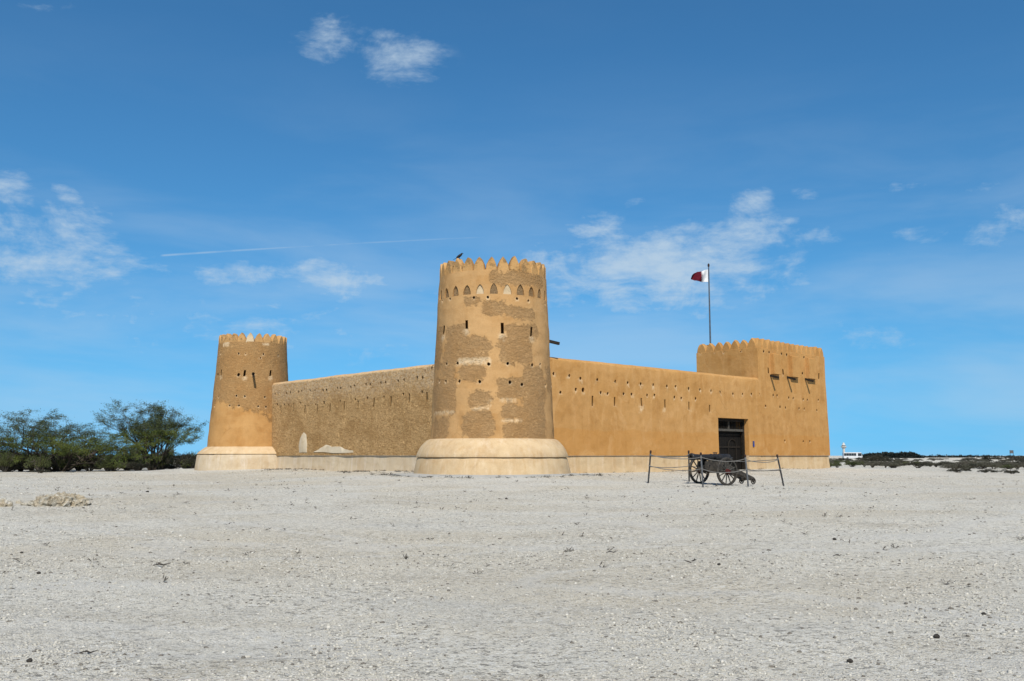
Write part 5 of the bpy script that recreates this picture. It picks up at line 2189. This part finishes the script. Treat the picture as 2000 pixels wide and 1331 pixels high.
def litter():
    items = [(172, 1278, .075, 'twig', 'dark twig on the gravel near the bottom left corner'), (315, 1107, .12, 'twig', 'thin dark twig on the gravel below the limestone outcrop'),
             (57, 1293, .05, 'clod', 'dark clod at the bottom left corner of the gravel'), (42, 1081, .05, 'clod', 'dark clod on the gravel at the left edge'), (75, 1121, .055, 'clod', 'flat dark clod lower than the left-edge clod'),
             (1630, 1055, .075, 'clod', 'black clod on the gravel right of centre'), (1636, 1087, .07, 'twig', 'forked dark twig just below the black clod'), (1829, 1246, .06, 'clod', 'black lump near the bottom right of the gravel'),
             (1404, 1104, .05, 'clod', 'small dark stone on the gravel below the cannon'), (1921, 1201, .045, 'clod', 'small dark stone near the right edge of the gravel'), (1660, 1294, .05, 'clod', 'dark pebble cluster at the bottom right of centre'),
             (989, 975.5, .09, 'clod', 'dark stone on the gravel in front of the near tower'), (1195, 1081, .09, 'twig', 'dark twig on the gravel right of the near tower'),
             (288, 962, .10, 'clod', 'dark-sided stone on the gravel left of the near tower'), (840, 933, .14, 'twig', 'dead grass tuft at the left edge of the concrete apron'),
             (1175, 914, .30, 'twig', 'bent dry branch lying before the gate wall plinth')]
    for i, (px, py, s, kind, lab) in enumerate(items):
        p = on_ground(px, py)
        if kind == 'clod':
            o = rock('dark_stone', lab, p + Vector((0, 0, s * .2)), s * .45, s * .36, s * .24, 30 + i, [(.3, .3, .5)], mat='clod', sub=3)
            o['category'] = 'stone'
        else:
            rg = random.Random(i)
            bm = bmesh.new()
            pts = [Vector((-s, 0, s * .12)), Vector((-s * .3, s * .2, s * .28)), Vector((s * .3, -s * .1, s * .18)), Vector((s, s * .15, s * .40))]
            tube(bm, pts, [s * .05, s * .10, s * .09, s * .03], 5)
            for k in range(3):
                b = pts[k].lerp(pts[k + 1], .6)
                tube(bm, [b, b + Vector((rg.uniform(-.3, .5) * s, rg.uniform(-.4, .4) * s, rg.uniform(.0, .35) * s))], [s * .05, s * .015], 4)
            o = obj('dry_twig', bm, M['clod'], None, smooth=60)
            o.location = p + Vector((0, 0, .0))
            tag(o, lab, 'twig')


litter()


def weeds():
    """dry debris and dead tufts gathered at the foot of the walls and apron"""
    ng = np.random.default_rng(17)
    C, D = [], []

    def tuft(x, y, r, n):
        z = gzf(x, y)
        p = np.stack([x + ng.normal(0, r * .6, n), y + ng.normal(0, r * .5, n), np.full(n, z) + np.abs(ng.normal(0, .02, n))], 1)
        d = np.stack([ng.normal(0, 1, n), ng.normal(0, 1, n), np.abs(ng.normal(.35, .35, n))], 1)
        C.append(p)
        D.append(d)
    for i in range(130):
        t = ng.uniform(2.6, 19.5)
        if vnoise(np.array([t * .7]), np.array([.5]), 4)[0] < -.1:
            continue
        o = -(.15 + abs(ng.normal(0, .9)))
        p = CORNER + BX * t + AX * o
        tuft(p.x, p.y, ng.uniform(.05, .16), int(ng.integers(8, 26)))
    for i in range(40):
        t = ng.uniform(2.8, 25)
        p = CORNER + AX * t + BX * -(.1 + abs(ng.normal(0, .7)))
        tuft(p.x, p.y, ng.uniform(.04, .12), int(ng.integers(6, 16)))
    for i in range(60):
        a = ng.uniform(math.pi * .95, math.pi * 2.05)
        r = 4.25 + abs(ng.normal(0, .25))
        tuft(T1.x + r * math.cos(a), T1.y + r * math.sin(a), ng.uniform(.04, .11), int(ng.integers(6, 18)))
    for i in range(150):
        r = math.sqrt(ng.uniform(12 ** 2, 34 ** 2))
        a = ng.uniform(-.55, .55)
        tuft(r * math.sin(a), r * math.cos(a), ng.uniform(.02, .06), int(ng.integers(3, 9)))
    v, f = leaf_quads(np.vstack(C), np.vstack(D), .085, .016, ng)
    o = mesh_np('dry_weeds', v, f, mat=M['twig'])
    tag(o, 'scattered dry weeds and debris at the foot of the walls', 'weeds', kind='stuff')


weeds()
